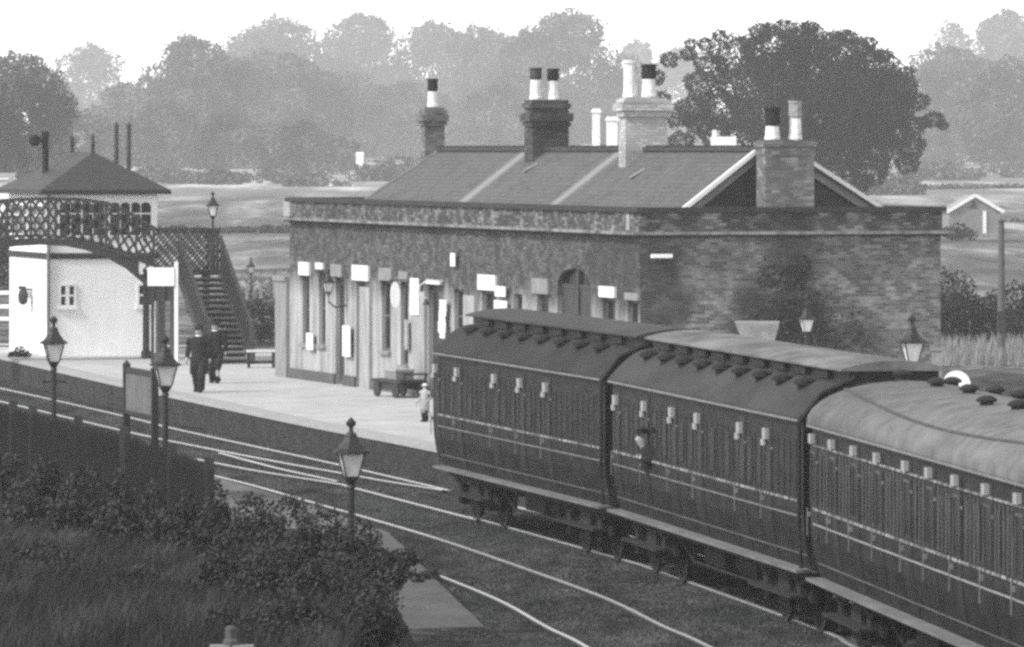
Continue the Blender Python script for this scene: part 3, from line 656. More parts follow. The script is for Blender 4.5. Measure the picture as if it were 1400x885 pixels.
# pillar and round white board right of the lamp
bt = D(1281, 476, 116)
m = MB(); m.lathe((0, 0, 0), [(.13, 0), (.13, bt.z-PH-.06), (.16, bt.z-PH-.05), (.16, bt.z-PH)], 4, R(45)); o = m.build('gate_pillar', mat('pale_pillar', .4, .9, .2, 5)); o.location = (bt.x, bt.y, PH)
tag(o, 'short pale pillar beyond the train, just right of the wide capped lamp', 'pillar')
bt = D(1308, 507, 112); t = thing('round_sign', 'white round headed board peeping over the nearest coach roof', 'sign', (bt.x, bt.y, PH), 0)
n = 16; hz = bt.z-PH; m = MB(); vs = [(.25*math.cos(math.pi*k/n), 0, hz-.25+.25*math.sin(math.pi*k/n)) for k in range(n+1)]+[(-.25, 0, hz-.6), (.25, 0, hz-.6)]
k = len(vs); m.add(vs+[(x, .05, z) for x, y, z in vs], [tuple(range(k)), tuple(range(k, 2*k))[::-1]]+[(i, (i+1) % k, k+(i+1) % k, k+i) for i in range(k)]); m.build('sign_board', M_WHITE, t)
MB().bar((0, .08, 0), (0, .08, hz-.2), .08).build('post', M_TIMBER, t)
# notice board on the near platform
a = D(173, 494, 114.5); b = D(211.5, 496, 112.0)
t = thing('notice_board', 'framed notice board on two dark posts on the near platform', 'notice board', (a.x, a.y, PH), math.atan2(b.y-a.y, b.x-a.x))
ln = (b-a).to_2d().length; hz = a.z-PH
for x in (0, ln):
    p = MB().box((x-.06, -.06, 0), (x+.06, .06, hz-.08)).build('post', M_DARKIRON, t); MB().lathe((x, 0, hz-.08), [(.08, 0), (.08, .03), (.04, .06), (.02, .1)], 6).build('finial', M_DARKIRON, p)
z1, z0 = zof(513, 113)-PH, zof(565, 113)-PH
m = MB(); m.box((.05, -.05, z1), (ln-.05, .05, z1+.1)); m.box((.05, -.05, z0-.07), (ln-.05, .05, z0)); f = m.build('board_frame', M_DARKIRON, t)
MB().box((.05, -.03, z0), (ln-.05, .03, z1)).build('notice_panel', mat('grey_notice_panel', .2, .85, .25, 3), f)

# ------------------------------------------------------------------ signal box
SC = G(68, 487, PH)
BX = Frame(SC, SB.a)           # local x towards the camera along the line, y away from the track: box runs from x=-5.6 to 0
bw_ = BX.y_on_x(215, 0); bl_ = -BX.x_on_y(13, 0)
box = thing('signal_box', 'white signal box with hipped slate roof and dark glazed upper floor', 'signal box', (SC.x, SC.y, 0), SB.a)
Yb = BX.w(0, bw_/2).y; ZB = lambda py: zof(py, Yb)
ze = ZB(260)
m = MB(); m.box((-bl_, 0, PH-.05), (0, bw_, ze)); m.build('wall', M_WHITE, box)
m = MB(); zz = ZB(350); m.box((-bl_-.05, -.05, zz-.09), (.05, bw_+.05, zz+.09)); m.build('string_course', M_TIMBER, box)
m = MB(); ov = .36
x0, x1, y0, y1 = -bl_-ov, ov, -ov, bw_+ov; cy = (y0+y1)/2; za = ZB(208); rx1 = BX.x_on_y(127, cy); rx0 = x0+(x1-rx1)
for z_, P in ((ze, None),):
    slope(m, [(x1, y0, ze), (x1, y1, ze), (rx1, cy, za)], .05); slope(m, [(x0, y0, ze), (x0, y1, ze), (rx0, cy, za)], .05)
    slope(m, [(x0, y0, ze), (x1, y0, ze), (rx1, cy, za), (rx0, cy, za)], .05); slope(m, [(x0, y1, ze), (x1, y1, ze), (rx1, cy, za), (rx0, cy, za)], .05)
rfb = fix_normals(m.build('roof', mat('box_slate', .07, .6, .2, 5), box))
m = MB(); m.box((x0, y0, ze-.13), (x1, y0+.06, ze-.01)); m.box((x0, y1-.06, ze-.13), (x1, y1, ze-.01)); m.box((x1-.06, y0+.06, ze-.13), (x1, y1-.06, ze-.01)); m.box((x0, y0+.06, ze-.13), (x0+.06, y1-.06, ze-.01)); m.build('gutter', M_DARKIRON, rfb)
m = MB(); m.lathe((rx1, cy, za-.03), [(.07, 0), (.05, .2), (.09, .24), (.05, .28), (.03, .6)], 8); m.build('finial', M_DARKIRON, rfb)
m = MB(); m.lathe((rx0, cy, za-.03), [(.07, 0), (.05, .2), (.08, .24), (.03, .55)], 8); m.build('finial', M_DARKIRON, rfb)
px_ = BX.x_on_y(62, .6); m = MB(); zc0 = ze+.3; zc1 = zof(180, BX.w(px_, .6).y)
m.lathe((px_, .6, zc0-.2), [(.1, 0), (.1, zc1-zc0+.0), (.13, zc1-zc0+.02), (.13, zc1-zc0+.2)], 10); m.lathe((px_, .25, zc1-.45), [(.1, 0), (.17, .1), (.17, .28), (.08, .36)], 10); m.bar((px_, .6, zc1-.28), (px_, .2, zc1-.28), .12)
m.build('stove_pipe', M_BLACK, box)
# glazing of the end facing the camera and of the track side
def glaze(y0, y1, z0, z1, ncol, end=True, arch=True):
    m = MB(); W_ = MB(); f = .05
    P = (lambda y, z, o: (o, y, z)) if end else (lambda y, z, o: (y, -o, z))
    def bx(mm, ya, za_, yb2, zb2, o0, o1):
        a, b = P(ya, za_, o0), P(yb2, zb2, o1); mm.box([min(a[i], b[i]) for i in range(3)], [max(a[i], b[i]) for i in range(3)])
    bx(W_, y0, z0, y1, z1, .01, .02)
    bx(m, y0-f, z0-f, y1+f, z0, .005, .07); bx(m, y0-f, z1, y1+f, z1+f, .005, .07); bx(m, y0-f, z0, y0, z1, .005, .07); bx(m, y1, z0, y1+f, z1, .005, .07)
    zt_ = z0+(z1-z0)*.66
    for k in range(1, ncol): y = y0+(y1-y0)*k/ncol; w = .045 if k % 2 == 0 else .02; bx(m, y-w/2, z0, y+w/2, z1, .021, .06)
    bx(m, y0, zt_-.02, y1, zt_+.02, .021, .055)
    if arch:
        for k in range(ncol):
            ya, yb2 = y0+(y1-y0)*k/ncol, y0+(y1-y0)*(k+1)/ncol; r = .12
            for (c, sg) in ((ya, 1), (yb2, -1)):
                q = [P(c, z1, .03), P(c, z1-r, .03), P(c+sg*r*.35, z1-r*.35, .03), P(c+sg*r, z1, .03)]; m.quad(*q)
    w = m.build('window', M_WHITEW, box); W_.build('pane', M_DGLASS, w)
Y_ = lambda px: BX.y_on_x(px, 0)
glaze(Y_(81), Y_(142), ZB(322), ZB(277), 4); glaze(Y_(150), Y_(206), ZB(322), ZB(277), 4)
X_ = lambda px: BX.x_on_y(px, 0)
glaze(-bl_+.3, -bl_/2-.1, ZB(322), ZB(282), 4, False, False); glaze(-bl_/2+.1, -.3, ZB(322), ZB(282), 4, False, False)
def small_window(y0, y1, z0, z1):
    m = MB(); f = .07; m.box((.003, y0-f, z0-f), (.05, y1+f, z0)); m.box((.003, y0-f, z1), (.05, y1+f, z1+f)); m.box((.003, y0-f, z0), (.05, y0, z1)); m.box((.003, y1, z0), (.05, y1+f, z1))
    m.box((.02, (y0+y1)/2-.06, z0), (.045, (y0+y1)/2+.06, z1)); m.box((.02, y0, (z0+z1)/2-.03), (.044, y1, (z0+z1)/2+.03)); m.box((.003, y0-.12, z0-.14), (.09, y1+.12, z0-.072))
    w = m.build('window', M_WHITEW, box); MB().box((.004, y0, z0), (.012, y1, z1)).build('pane', mat('grey_pane', .07, .2), w)
small_window(Y_(83), Y_(101), ZB(417), ZB(391)); small_window(Y_(190), Y_(207), ZB(417), ZB(391))
m = MB(); m.tube([(.06, -.06, PH), (.06, -.06, ze-.1)], .055, 8); m.build('downpipe', mat('grey_downpipe', .3, .6), box)
m = MB(); xd0, xd1 = X_(33), X_(52); m.box((xd0, -.05, PH+.02), (xd1, -.004, PH+2.1))
for k in range(1, 5): x = xd0+(xd1-xd0)*k/5; m.box((x-.012, -.06, PH+.05), (x+.012, -.051, PH+2.05))
m.build('door', M_WHITEW, box)
bl2 = thing('bell_lamp', 'dark hooded lamp on a bracket against the left wall of the signal box', 'lamp', BX.w(X_(46), -.3, 0), SB.a)
zz = ZB(400); m = MB(); m.bar((-.0, .25, zz+.05), (0, -.1, zz+.05), .05); m.bar((-.6, 0, zz+.1), (0, 0, zz+.1), .12, .1); m.build('bracket', M_DARKIRON, bl2)
MB().lathe((.05, -.05, zz-.42), [(.06, 0), (.14, .08), (.16, .3), (.12, .44), (.04, .52)], 10).build('lamp_hood', M_IRON, bl2)
for px, lab in ((159, 'thin dark signal post behind the signal box roof, left of a pair'), (176, 'thin dark signal post behind the signal box roof, right of a pair')):
    p = D(px, 173, 206); m = MB(); m.tube([(0, 0, 0), (0, 0, p.z)], [.1, .075], 8); m.lathe((0, 0, p.z), [(.1, 0), (.1, .04), (.02, .14)], 8); o = m.build('signal_post', M_IRON); o.location = (p.x, p.y, 0)
    tag(o, lab, 'post', 'signal posts behind the box')

# ------------------------------------------------------------------ footbridge
fb0 = D(212, 380, 187.6); FBR = Frame(fb0, SB.a+math.pi/2)   # local x: away from the track (to the right), y: towards the far side? 
# local x axis is (0.958, 0.287) (to the right), local y axis points back along the line away from the camera... sign checked below
flip = 1 if FBR.uy.y < 0 else -1                              # make +yy point towards the camera through this sign
br = thing('footbridge', 'dark iron lattice footbridge with arched girder and stair in front of the signal box', 'footbridge', (fb0.x, fb0.y, 0), SB.a+math.pi/2)
def FX(px, yy=0): return FBR.x_on_y(px, yy)
def FZ(py, x, yy=0): return zof(py, FBR.w(x, yy).y)
topc = [(-150, 313), (-90, 300), (-35, 284), (0, 275), (30, 272.5), (55, 272), (80, 272), (110, 273), (145, 277.5), (165, 286), (185, 296), (212, 313)]
botc = [(-150, 366), (-90, 355), (-35, 340), (0, 332), (30, 328), (55, 327.5), (80, 328), (110, 331), (145, 340), (180, 352), (212, 364)]
ribc = [(-95, 392), (-66, 366), (-35, 348), (-5, 338), (20, 333.5), (55, 331.5), (90, 333.5), (115, 338), (145, 348), (176, 366), (205, 391)]
def curve_at(tab, px): return interp(tab, px)
def girder(yy, name):
    m = MB()
    def pt(tab, px): x = FX(px, yy); return Vector((x, yy, FZ(curve_at(tab, px), x, yy)))
    for tab, w, h in ((topc, .07, .1), (botc, .07, .09), (ribc, .09, .15)):
        pxs = [p for p, _ in tab]; pp = []
        for a, b in zip(pxs, pxs[1:]): pp += [a+(b-a)*k/4 for k in range(4)]
        pp.append(pxs[-1])
        for a, b in zip(pp, pp[1:]): m.bar(pt(tab, a), pt(tab, b), w, h)
    g = m.build('girder', M_IRON, br)
    if name == 'far':
        m = MB()
        for px in range(-150, 211, 24): m.bar(pt(topc, px), pt(botc, px), .05, .03)
        m.build('railing', M_IRON, g); return g
    m = MB(); step = 12.8; n = int((212+150)/step)
    def node(i, r):    # lattice nodes, 4 rows
        px = -150+step*i; A, B = pt(topc, px), pt(botc, px); return A.lerp(B, r/3)
    for i in range(n):
        for r in range(3):
            m.bar(node(i, r), node(i+1, r+1), .02, .075); m.bar(node(i+1, r)+Vector((0, .022*flip, 0)), node(i, r+1)+Vector((0, .022*flip, 0)), .02, .075)
    for px in (-20, 10, 76, 145, 210): m.bar(pt(topc, px), pt(botc, px), .08, .05)
    m.build('lattice', M_IRON, g)
    m = MB()
    pxs = [100+5*k for k in range(22)]
    for a, b in zip(pxs, pxs[1:]):
        if b > 190: break
        m.quad(pt(botc, a), pt(botc, b), pt(ribc, b), pt(ribc, a))
    for s_ in (-1,):
        pxs = [10-5*k for k in range(18)]
        for a, b in zip(pxs, pxs[1:]): m.quad(pt(botc, a), pt(botc, b), pt(ribc, b), pt(ribc, a))
    m.build('spandrel_plate', M_IRON, g)
    return g
girder(0, 'near'); girder(-1.7*flip, 'far')
m = MB()
pp = [-150+10*k for k in range(37)]
for a, b in zip(pp, pp[1:]):
    x0, x1 = FX(a), FX(b); z0 = FZ(curve_at(botc, a)-6, x0); z1 = FZ(curve_at(botc, b)-6, x1)
    m.add([(x0, -.05*flip, z0), (x1, -.05*flip, z1), (x1, -1.65*flip, z1), (x0, -1.65*flip, z0), (x0, -.05*flip, z0-.05), (x1, -.05*flip, z1-.05), (x1, -1.65*flip, z1-.05), (x0, -1.65*flip, z0-.05)],
          [(0, 1, 2, 3), (4, 7, 6, 5), (0, 4, 5, 1), (2, 6, 7, 3)])
# landing
xl0, xl1 = FX(212)+.02, FX(300); zl0 = FZ(372, xl0); 
m.box((xl0, min(-.05*flip, -1.65*flip), zl0-.1), (xl1, max(-.05*flip, -1.65*flip), zl0)); m.build('deck', M_TIMBER, br)
def lat_panel(P, Q, h, name='landing_panel', cell=.3, mm=M_IRON, solid=False):
    """lattice balustrade: P, Q foot points, h height"""
    P, Q = Vector(P), Vector(Q); up = Vector((0, 0, h)); L_ = (Q-P).length; n = max(2, round(L_/cell)); rws = max(2, round(h/cell))
    m = MB(); m.bar(P+up, Q+up, .09, .07); m.bar(P, Q, .08, .08)
    side = (Q-P).cross(up).normalized()*.012
    for i in range(n):
        for r in range(rws):
            g = lambda a, b: P.lerp(Q, a/n)+up*(b/rws)
            m.bar(g(i, r)+side, g(i+1, r+1)+side, .05, .02, up=(0.1, .2, .3)); m.bar(g(i+1, r)-side, g(i, r+1)-side, .05, .02, up=(.1, .2, .3))
    return m.build(name, mm, br)
hL = FZ(314, xl0)-zl0
ya_, yb_ = 0.0, -1.7*flip
xs0 = FX(244)
lat_panel((xl0, ya_, zl0), (xl1, ya_, zl0), hL); lat_panel((xl0, yb_, zl0), (xl1, yb_, zl0), hL); lat_panel((xl1, ya_, zl0), (xl1, yb_, zl0), hL)
m = MB()
for (x, y) in ((xl0+.1, ya_), (xl0+.1, yb_), (xl0+.55, ya_), (xl1, yb_), (xl0+.55, yb_)): m.lathe((x, y, 0), [(.16, 0), (.16, PH+.2), (.11, PH+.25), (.1, zl0-.3), (.15, zl0-.2), (.15, zl0-.1)], 10)
m.build('column', mat('brown_column', .09, .7, .2, 4), br)
# stair towards the camera
run = 4.0*flip; zs0 = zl0; zs1 = PH; ns = 15
m = MB()
for i in range(ns):
    t0 = (i+1)/ (ns+1); z = zs0+(zs1-zs0)*t0; y = run*t0
    m.box((xs0+.05, min(y-.13, y+.13), z-.045), (xl1-.03, max(y-.13, y+.13), z))
m.build('tread', mat('worn_tread', .3, .8, .2, 3), br)
m = MB()
for i in range(ns):
    t0 = (i+1)/(ns+1); z = zs0+(zs1-zs0)*t0; y = run*t0+.1*flip*-1
    m.box((xs0+.05, min(y, y+.02), z-.14), (xl1-.03, max(y, y+.02), z-.047))
m.build('riser', mat('dark_riser', .09, .8), br)
m = MB()
for x in (xs0, xl1+.02): m.bar((x, 0, zs0-.1), (x, run, zs1+.05), .06, .3)
m.build('stringer', M_IRON, br)
lat_panel((xl1+.02, .02*flip, zs0+.1), (xl1+.02, run, zs1+.15), .98, 'stair_lattice', .22); lat_panel((xs0, .02*flip, zs0+.1), (xs0, run, zs1+.15), .98, 'stair_lattice', .22)
m = MB(); m.bar((xl1+.06, .02*flip, zs0+.35), (xl1+.06, run, zs1+.25), .02, .5); m.build('stair_side_plate', mat('grey_stair_plate', .12, .7, .2, 4), br)
m = MB()
for x in (xs0, xl1+.02): m.lathe((x, run, PH), [(.09, 0), (.09, 1.25), (.11, 1.28), (.05, 1.36)], 8)
m.build('newel_post', M_IRON, br)
lt = D(291, 262, 187.0); lp = thing('bridge_lamp', 'gas lamp standing over the landing of the footbridge', 'lamp', (lt.x, lt.y, zl0), 0, 'gas lamps about the station')
H = lt.z-zl0-.88*.85; MB().tube([(0, 0, -.1), (0, 0, H)], .035, 8).build('post', M_DARKIRON, lp); lantern(lp, H, .85)
# white board on a post beneath the landing
a = D(241, 358, 183.5)
t = thing('station_sign', 'blank white board on a white post below the footbridge landing', 'sign', (a.x, a.y, PH), R(-3))
MB().bar((0, 0, 0), (0, 0, a.z-PH), .11).build('post', M_WHITEW, t)
z1, z0 = zof(366, 183.5)-PH, zof(391, 183.5)-PH
MB().box((-.84, -.1, z0), (-.062, -.05, z1)).build('sign_board', M_WHITE, t)
m = MB(); m.bar((-.4, -.03, 0), (-.4, -.03, z0+.3), .13); m.bar((-.7, -.03, 0), (-.7, -.03, z0+.3), .09); m.build('support', M_TIMBER, t)
m = MB(); m.box((-.8, -.04, z0-.45), (-.1, .02, z0-.004)); m.build('lower_panel', M_TIMBER, t)

# ------------------------------------------------------------------ fences and hut
def fence(name, pts, heights, post_h, label, mm, step=2.0, w=.07, group=None, cat='fence'):
    a = pts[0]; t = thing(name, label, cat, a, 0, group); P = [Vector(p)-Vector(a) for p in pts]
    m = MB()
    for p, q in zip(P, P[1:]):
        for h in heights: m.bar(p+Vector((0, 0, h)), q+Vector((0, 0, h)), w*.7, w*1.2)
    m.build('rail_bars', mm, t)
    for p, q in zip(P, P[1:]):
        n = max(1, int((q-p).length/step))
        for k in range(n): c = p.lerp(q, k/n); MB().box((c.x-w/2, c.y-w/2, c.z), (c.x+w/2, c.y+w/2, c.z+post_h)).build('post', mm, t)
    return t
A, B = D(298, 372, 212), D(412, 368, 222)
fence('post_and_rail_fence', [(A.x, A.y, A.z-1.0), (B.x, B.y, B.z-1.0)], (1.0, .72), 1.1, 'grey rail fence between the bridge stair and the station', mat('grey_rail_paint', .42, .8, .3, 3), 1.6, .1)
fence('post_and_rail_fence', [tuple(D(-60, 440, 205)), tuple(D(13, 440, 203))], (.95, .5, .1), 1.1, 'pale rails left of the signal box', M_WHITEW, 1.8, .1)
# wooden paling fence at the back of the near platform
t = thing('paling_fence', 'dark close paling fence along the top of the bank behind the near platform', 'fence', (0, 0, 0))
m = MB()
def along(pts, step):
    out = []
    for p, q in zip(pts, pts[1:]):
        n = max(1, int((q-p).length/step)); out += [p.lerp(q, k/n) for k in range(n)]
    return out+[pts[-1]]
fl = along(fence_line, .11)
for p in fl:
    h = 2.42+rng.uniform(-.05, .05); b_ = bank_h(p.y)-.15; m.box((p.x-.035, p.y-.012, b_), (p.x+.035, p.y+.012, h)); m.add([(p.x-.035, p.y-.01, h), (p.x+.035, p.y-.01, h), (p.x, p.y, h+.07)], [(0, 1, 2)])
m.build('palings', mat('tarred_paling', .03, .85, .4, 5, stretch=(1, 1, .2)), t)
m = MB()
for p, q in zip(fl, fl[1:]):
    for z in (1.35, 2.2): m.bar(p+Vector((.03, .03, z)), q+Vector((.03, .03, z)), .05, .09)
m.build('rail_bars', M_TIMBER, t)
for px in (18, 45, 107, 170, 235, 286):
    Y = interp([(0, 110), (175, 98), (290, 88.5)], px) if px else 110; p = D(px, 500, Y-.1); MB().box((p.x-.07, p.y-.07, bank_h(p.y)-.3), (p.x+.07, p.y+.07, 2.62)).build('post', M_TIMBER, t)
# weathered post with rail in the bottom foreground
a = D(316, 856, 50); t = thing('weathered_post', 'pale topped post with a rail at the bottom edge among the bushes', 'post', (a.x, a.y, 1.9))
h = a.z-1.9; m = MB(); m.lathe((0, 0, 0), [(.07, 0), (.065, h-.12), (.045, h-.1), (.05, h-.02), (.03, h)], 8); m.build('post', mat('lichened_post', .13, .9, .3, 9), t)
zr_ = zof(884, 50)-1.9; MB().box((-.17, -.06, zr_-.03), (.18, .06, zr_+.012)).build('cross_rail', mat('pale_cap_rail', .4, .85), t)
# telegraph pole
p = D(1369, 304, 212); t = thing('telegraph_pole', 'lone grey wooden pole in front of the dark hedge at the right', 'pole', (p.x, p.y, -.1))
MB().tube([(0, 0, 0), (0, 0, p.z+.1)], [.15, .1], 8).build('pole', mat('grey_pole', .16, .9, .2, 3), t); MB().lathe((0, 0, p.z+.1), [(.13, 0), (.13, .03), (.02, .1)], 8).build('pole_cap', M_IRON, t)
m = MB(); m.box((-.14, -.2, .9), (.14, -.12, 1.6)); m.build('pole_box', M_TIMBER, t)
# field hut
Yh = 470; a = D(1333, 267, Yh); gz = terr(Yh)
t = thing('field_hut', 'small pale hut with white gable boards in the field at the right', 'hut', (a.x, a.y, gz-.15), R(6))
w = 36*Yh/FPX; H = a.z-gz+.1; he = zof(287, Yh)-gz+.1
m = MB(); m.box((-w, 0, 0), (w, 3.5, he)); m.add([(-w, .001, he), (w, .001, he), (0, .001, H), (-w, 3.5, he), (w, 3.5, he), (0, 3.5, H)], [(0, 1, 2), (5, 4, 3)]); m.build('wall', mat('hut_boards', .34, .85, .2, 2), t)
m = MB(); slope(m, [(-w-.2, -.15, he-.1), (0, -.15, H+.05), (0, 3.7, H+.05), (-w-.2, 3.7, he-.1)]); slope(m, [(w+.2, -.15, he-.1), (0, -.15, H+.05), (0, 3.7, H+.05), (w+.2, 3.7, he-.1)]); fix_normals(m.build('roof', mat('hut_roof', .45, .8), t))
m = MB(); m.bar((-w-.2, -.2, he-.12), (0, -.2, H+.04), .05, .25); m.bar((w+.2, -.2, he-.12), (0, -.2, H+.04), .05, .25); m.build('bargeboard', M_WHITE, t)
m = MB(); m.add([(-.5, -.03, he+.15), (.2, -.03, he+.15), (-.1, -.03, H-.35)], [(0, 1, 2)]); m.build('gable_vent', M_TIMBER, t)
m = MB(); m.box((.6, -.12, 0), (.85, -.02, he-.05)); m.build('drainpipe', M_WHITE, t)
# pale houses far off
def cottage(px0, px1, pt, pe, pb, Y, label, chims=(), v=.75, rz=0, dep=6, name='cottage'):
    a, b = D(px0, pb, Y), D(px1, pb, Y); w = b.x-a.x; gz = min(a.z, terr(Y)-.1)
    t = thing(name, label, 'house', (a.x, Y, gz), rz)
    he, hr = zof(pe, Y)-gz, zof(pt, Y)-gz
    m = MB(); m.box((0, 0, 0), (w, dep, he)); m.add([(0, 0, he), (0, dep, he), (0, dep/2, hr), (w, 0, he), (w, dep, he), (w, dep/2, hr)], [(0, 2, 1), (3, 4, 5)]); m.build('wall', mat('limewash_%d' % int(v*100), v, .9, .1, .5), t)
    m = MB(); slope(m, [(-.2, -.3, he-.1), (w+.2, -.3, he-.1), (w+.2, dep/2, hr+.05), (-.2, dep/2, hr+.05)]); slope(m, [(-.2, dep+.3, he-.1), (w+.2, dep+.3, he-.1), (w+.2, dep/2, hr+.05), (-.2, dep/2, hr+.05)])
    r_ = fix_normals(m.build('roof', mat('pale_roof', .45, .8, .2, .8), t))
    for (c0_, c1_, ct) in chims:
        x0 = D(c0_, 0, Y+dep/2).x-a.x; x1 = D(c1_, 0, Y+dep/2).x-a.x; m = MB(); m.box((x0, dep/2-.5, he), (x1, dep/2+.5, zof(ct, Y+dep/2)-gz)); m.box((x0-.05, dep/2-.55, zof(ct+5, Y+dep/2)-gz), (x1+.05, dep/2+.55, zof(ct+2, Y+dep/2)-gz)); m.build('chimney', mat('limewash_80', .8), r_)
    return t
cottage(309, 356, 232, 240, 262, 900, 'pale cottage in mist left of centre behind the footbridge lamp', v=.85)
cottage(476, 524, 232, 242, 252, 900, 'white cottage with tall white chimney behind the left end of the station roof', chims=[(487, 497, 208)], v=.85)
cottage(196, 300, 241, 243, 254, 980, 'long low white building behind the signal box roof', v=.85, dep=8)
cottage(392, 470, 240, 243, 252, 960, 'long white outbuilding left of the cottage with the tall chimney', v=.85, dep=8)
cottage(-60, 12, 238, 244, 262, 420, 'white house end beyond the left edge of the signal box roof', v=.85, dep=8)
cottage(802, 850, 199, 206, 230, 230, 'white cottage behind the station ridge showing only its two white chimneys', chims=[(810, 820, 149), (829, 844, 160)], v=.8)
cottage(1298, 1334, 184, 194, 214, 1500, 'faint house shaped block for a light patch of field among misty trees, far right', v=.45)  # house shape stands in for a light patch of field
m = MB(); p = D(985, 187, 235); m.box((-.35, 0, 0), (.6, .5, p.z)); m.box((-.3, .1, p.z), (-.15, .3, p.z+.25)); o = m.build('white_chimney', M_WHITE); o.location = (p.x, p.y, 0); tag(o, 'low white stack top just behind the ridge right of the limewashed chimney', 'chimney')

# ------------------------------------------------------------------ coaches
M_BODY = mat('coach_paint', .012, .6, .4, 1.4, v2=.045, spec=.2, lo=.4, hi=.75, stretch=(1, 1, 3))
M_BODY2 = mat('coach_panel', .024, .6, .4, 1.6, v2=.06, spec=.2, lo=.4, hi=.75, stretch=(2, 1, .6))
M_ROOF3 = mat('pale_canvas_roof', .21, .85, .3, 2.6, v2=.31, detail=9, stretch=(.7, 1, 1))
M_ROOF2 = mat('streaked_lead_roof', .12, .8, .4, 1.1, v2=.4, stretch=(.4, 1, 1)); M_ROOF1 = mat('sooty_roof', .065, .8, .3, 1.2, stretch=(.4, 1, 1))
M_ROOFLOW = mat('dull_lower_roof', .035, .75, .35, 1.0, v2=.08, stretch=(.4, 1, 1), spec=.2); M_ROOFLOW1 = mat('sooty_lower_roof', .022, .8, .35, 1.0, v2=.05, stretch=(.4, 1, 1), spec=.2)
M_LINE = dash_mat('gilt_lining_highlights', .05, .32, 9, .53); M_LINE2 = mat('pale_lining', .3, .5, .3, 2); M_UNDER = mat('underframe_grime', .03, .8, .4, 3)
M_BOARD = mat('worn_running_board', .24, .85, .3, 1.3, stretch=(1, 3, 1)); M_HOOD = mat('hood_brass_and_glint', .55, .35, .05, 3)
side = [(-1.22, .98), (-1.275, 1.2), (-1.325, 1.5), (-1.345, 1.8), (-1.345, 3.06), (-1.335, 3.12)]      # tumblehome profile
def side_y(z): return interp([(b, a) for a, b in side], z)
def strip(m, x0, x1, z0, z1, off, n=5):             # skin that follows the side
    zs = [z0+(z1-z0)*k/n for k in range(n+1)]; vs = []
    for x in (x0, x1): vs += [(x, side_y(z)-off, z) for z in zs]+[(x, side_y(z)-.001, z) for z in zs]
    k = n+1
    fs = [(i, i+1, 2*k+i+1, 2*k+i) for i in range(n)]+[(0, 2*k, 3*k, k), (n, k+n, 3*k+n, 2*k+n)]
    fs += [(i, k+i, k+i+1, i+1) for i in range(n)]+[(2*k+i, 2*k+i+1, 3*k+i+1, 3*k+i) for i in range(n)]
    m.add(vs, fs)
def wheelset(parent, x, yside):
    w = MB(); w.lathe((x, yside*.79, .47), [(.1, -.06), (.1, -.04), (.38, -.03), (.4, -.06), (.47, -.06), (.5, .04 if yside > 0 else -.065), (.4, .06), (.1, .05)], 20, axis='y'); return w.build('wheel', M_DARKIRON, parent)
def bogie(parent, x):
    m = MB()
    for s in (-1, 1):
        m.box((x-1.6, s*1.0-.04, .42), (x+1.6, s*1.0+.04, .62)); m.box((x-.4, s*1.05-.08, .3), (x+.4, s*1.05+.08, .8))
        for dx in (-1.2, 1.2):
            m.box((x+dx-.14, s*1.02-.14, .3), (x+dx+.14, s*1.02+.14, .66)); m.tube([(x+dx-.45, s*1.12, .78), (x+dx, s*1.12, .66), (x+dx+.45, s*1.12, .78)], .05, 6)
    m.box((x-.2, -1, .5), (x+.2, 1, .8)); b = m.build('bogie', M_UNDER, parent)
    for dx in (-1.2, 1.2):
        for s in (-1, 1): wheelset(b, x+dx, s)
    m = MB(); 
    m.box((x-1.55, -1.36, .5), (x+1.55, -1.14, .54)); m.build('lower_step', mat('grimy_step', .03, .9, .3, 4), b)
    return b
def arcp(hw, z0, z1, n=12): return [(-hw*math.cos(math.pi*k/n)*(1.0), z0+(z1-z0)*math.sin(math.pi*k/n)**.75) for k in range(n+1)]
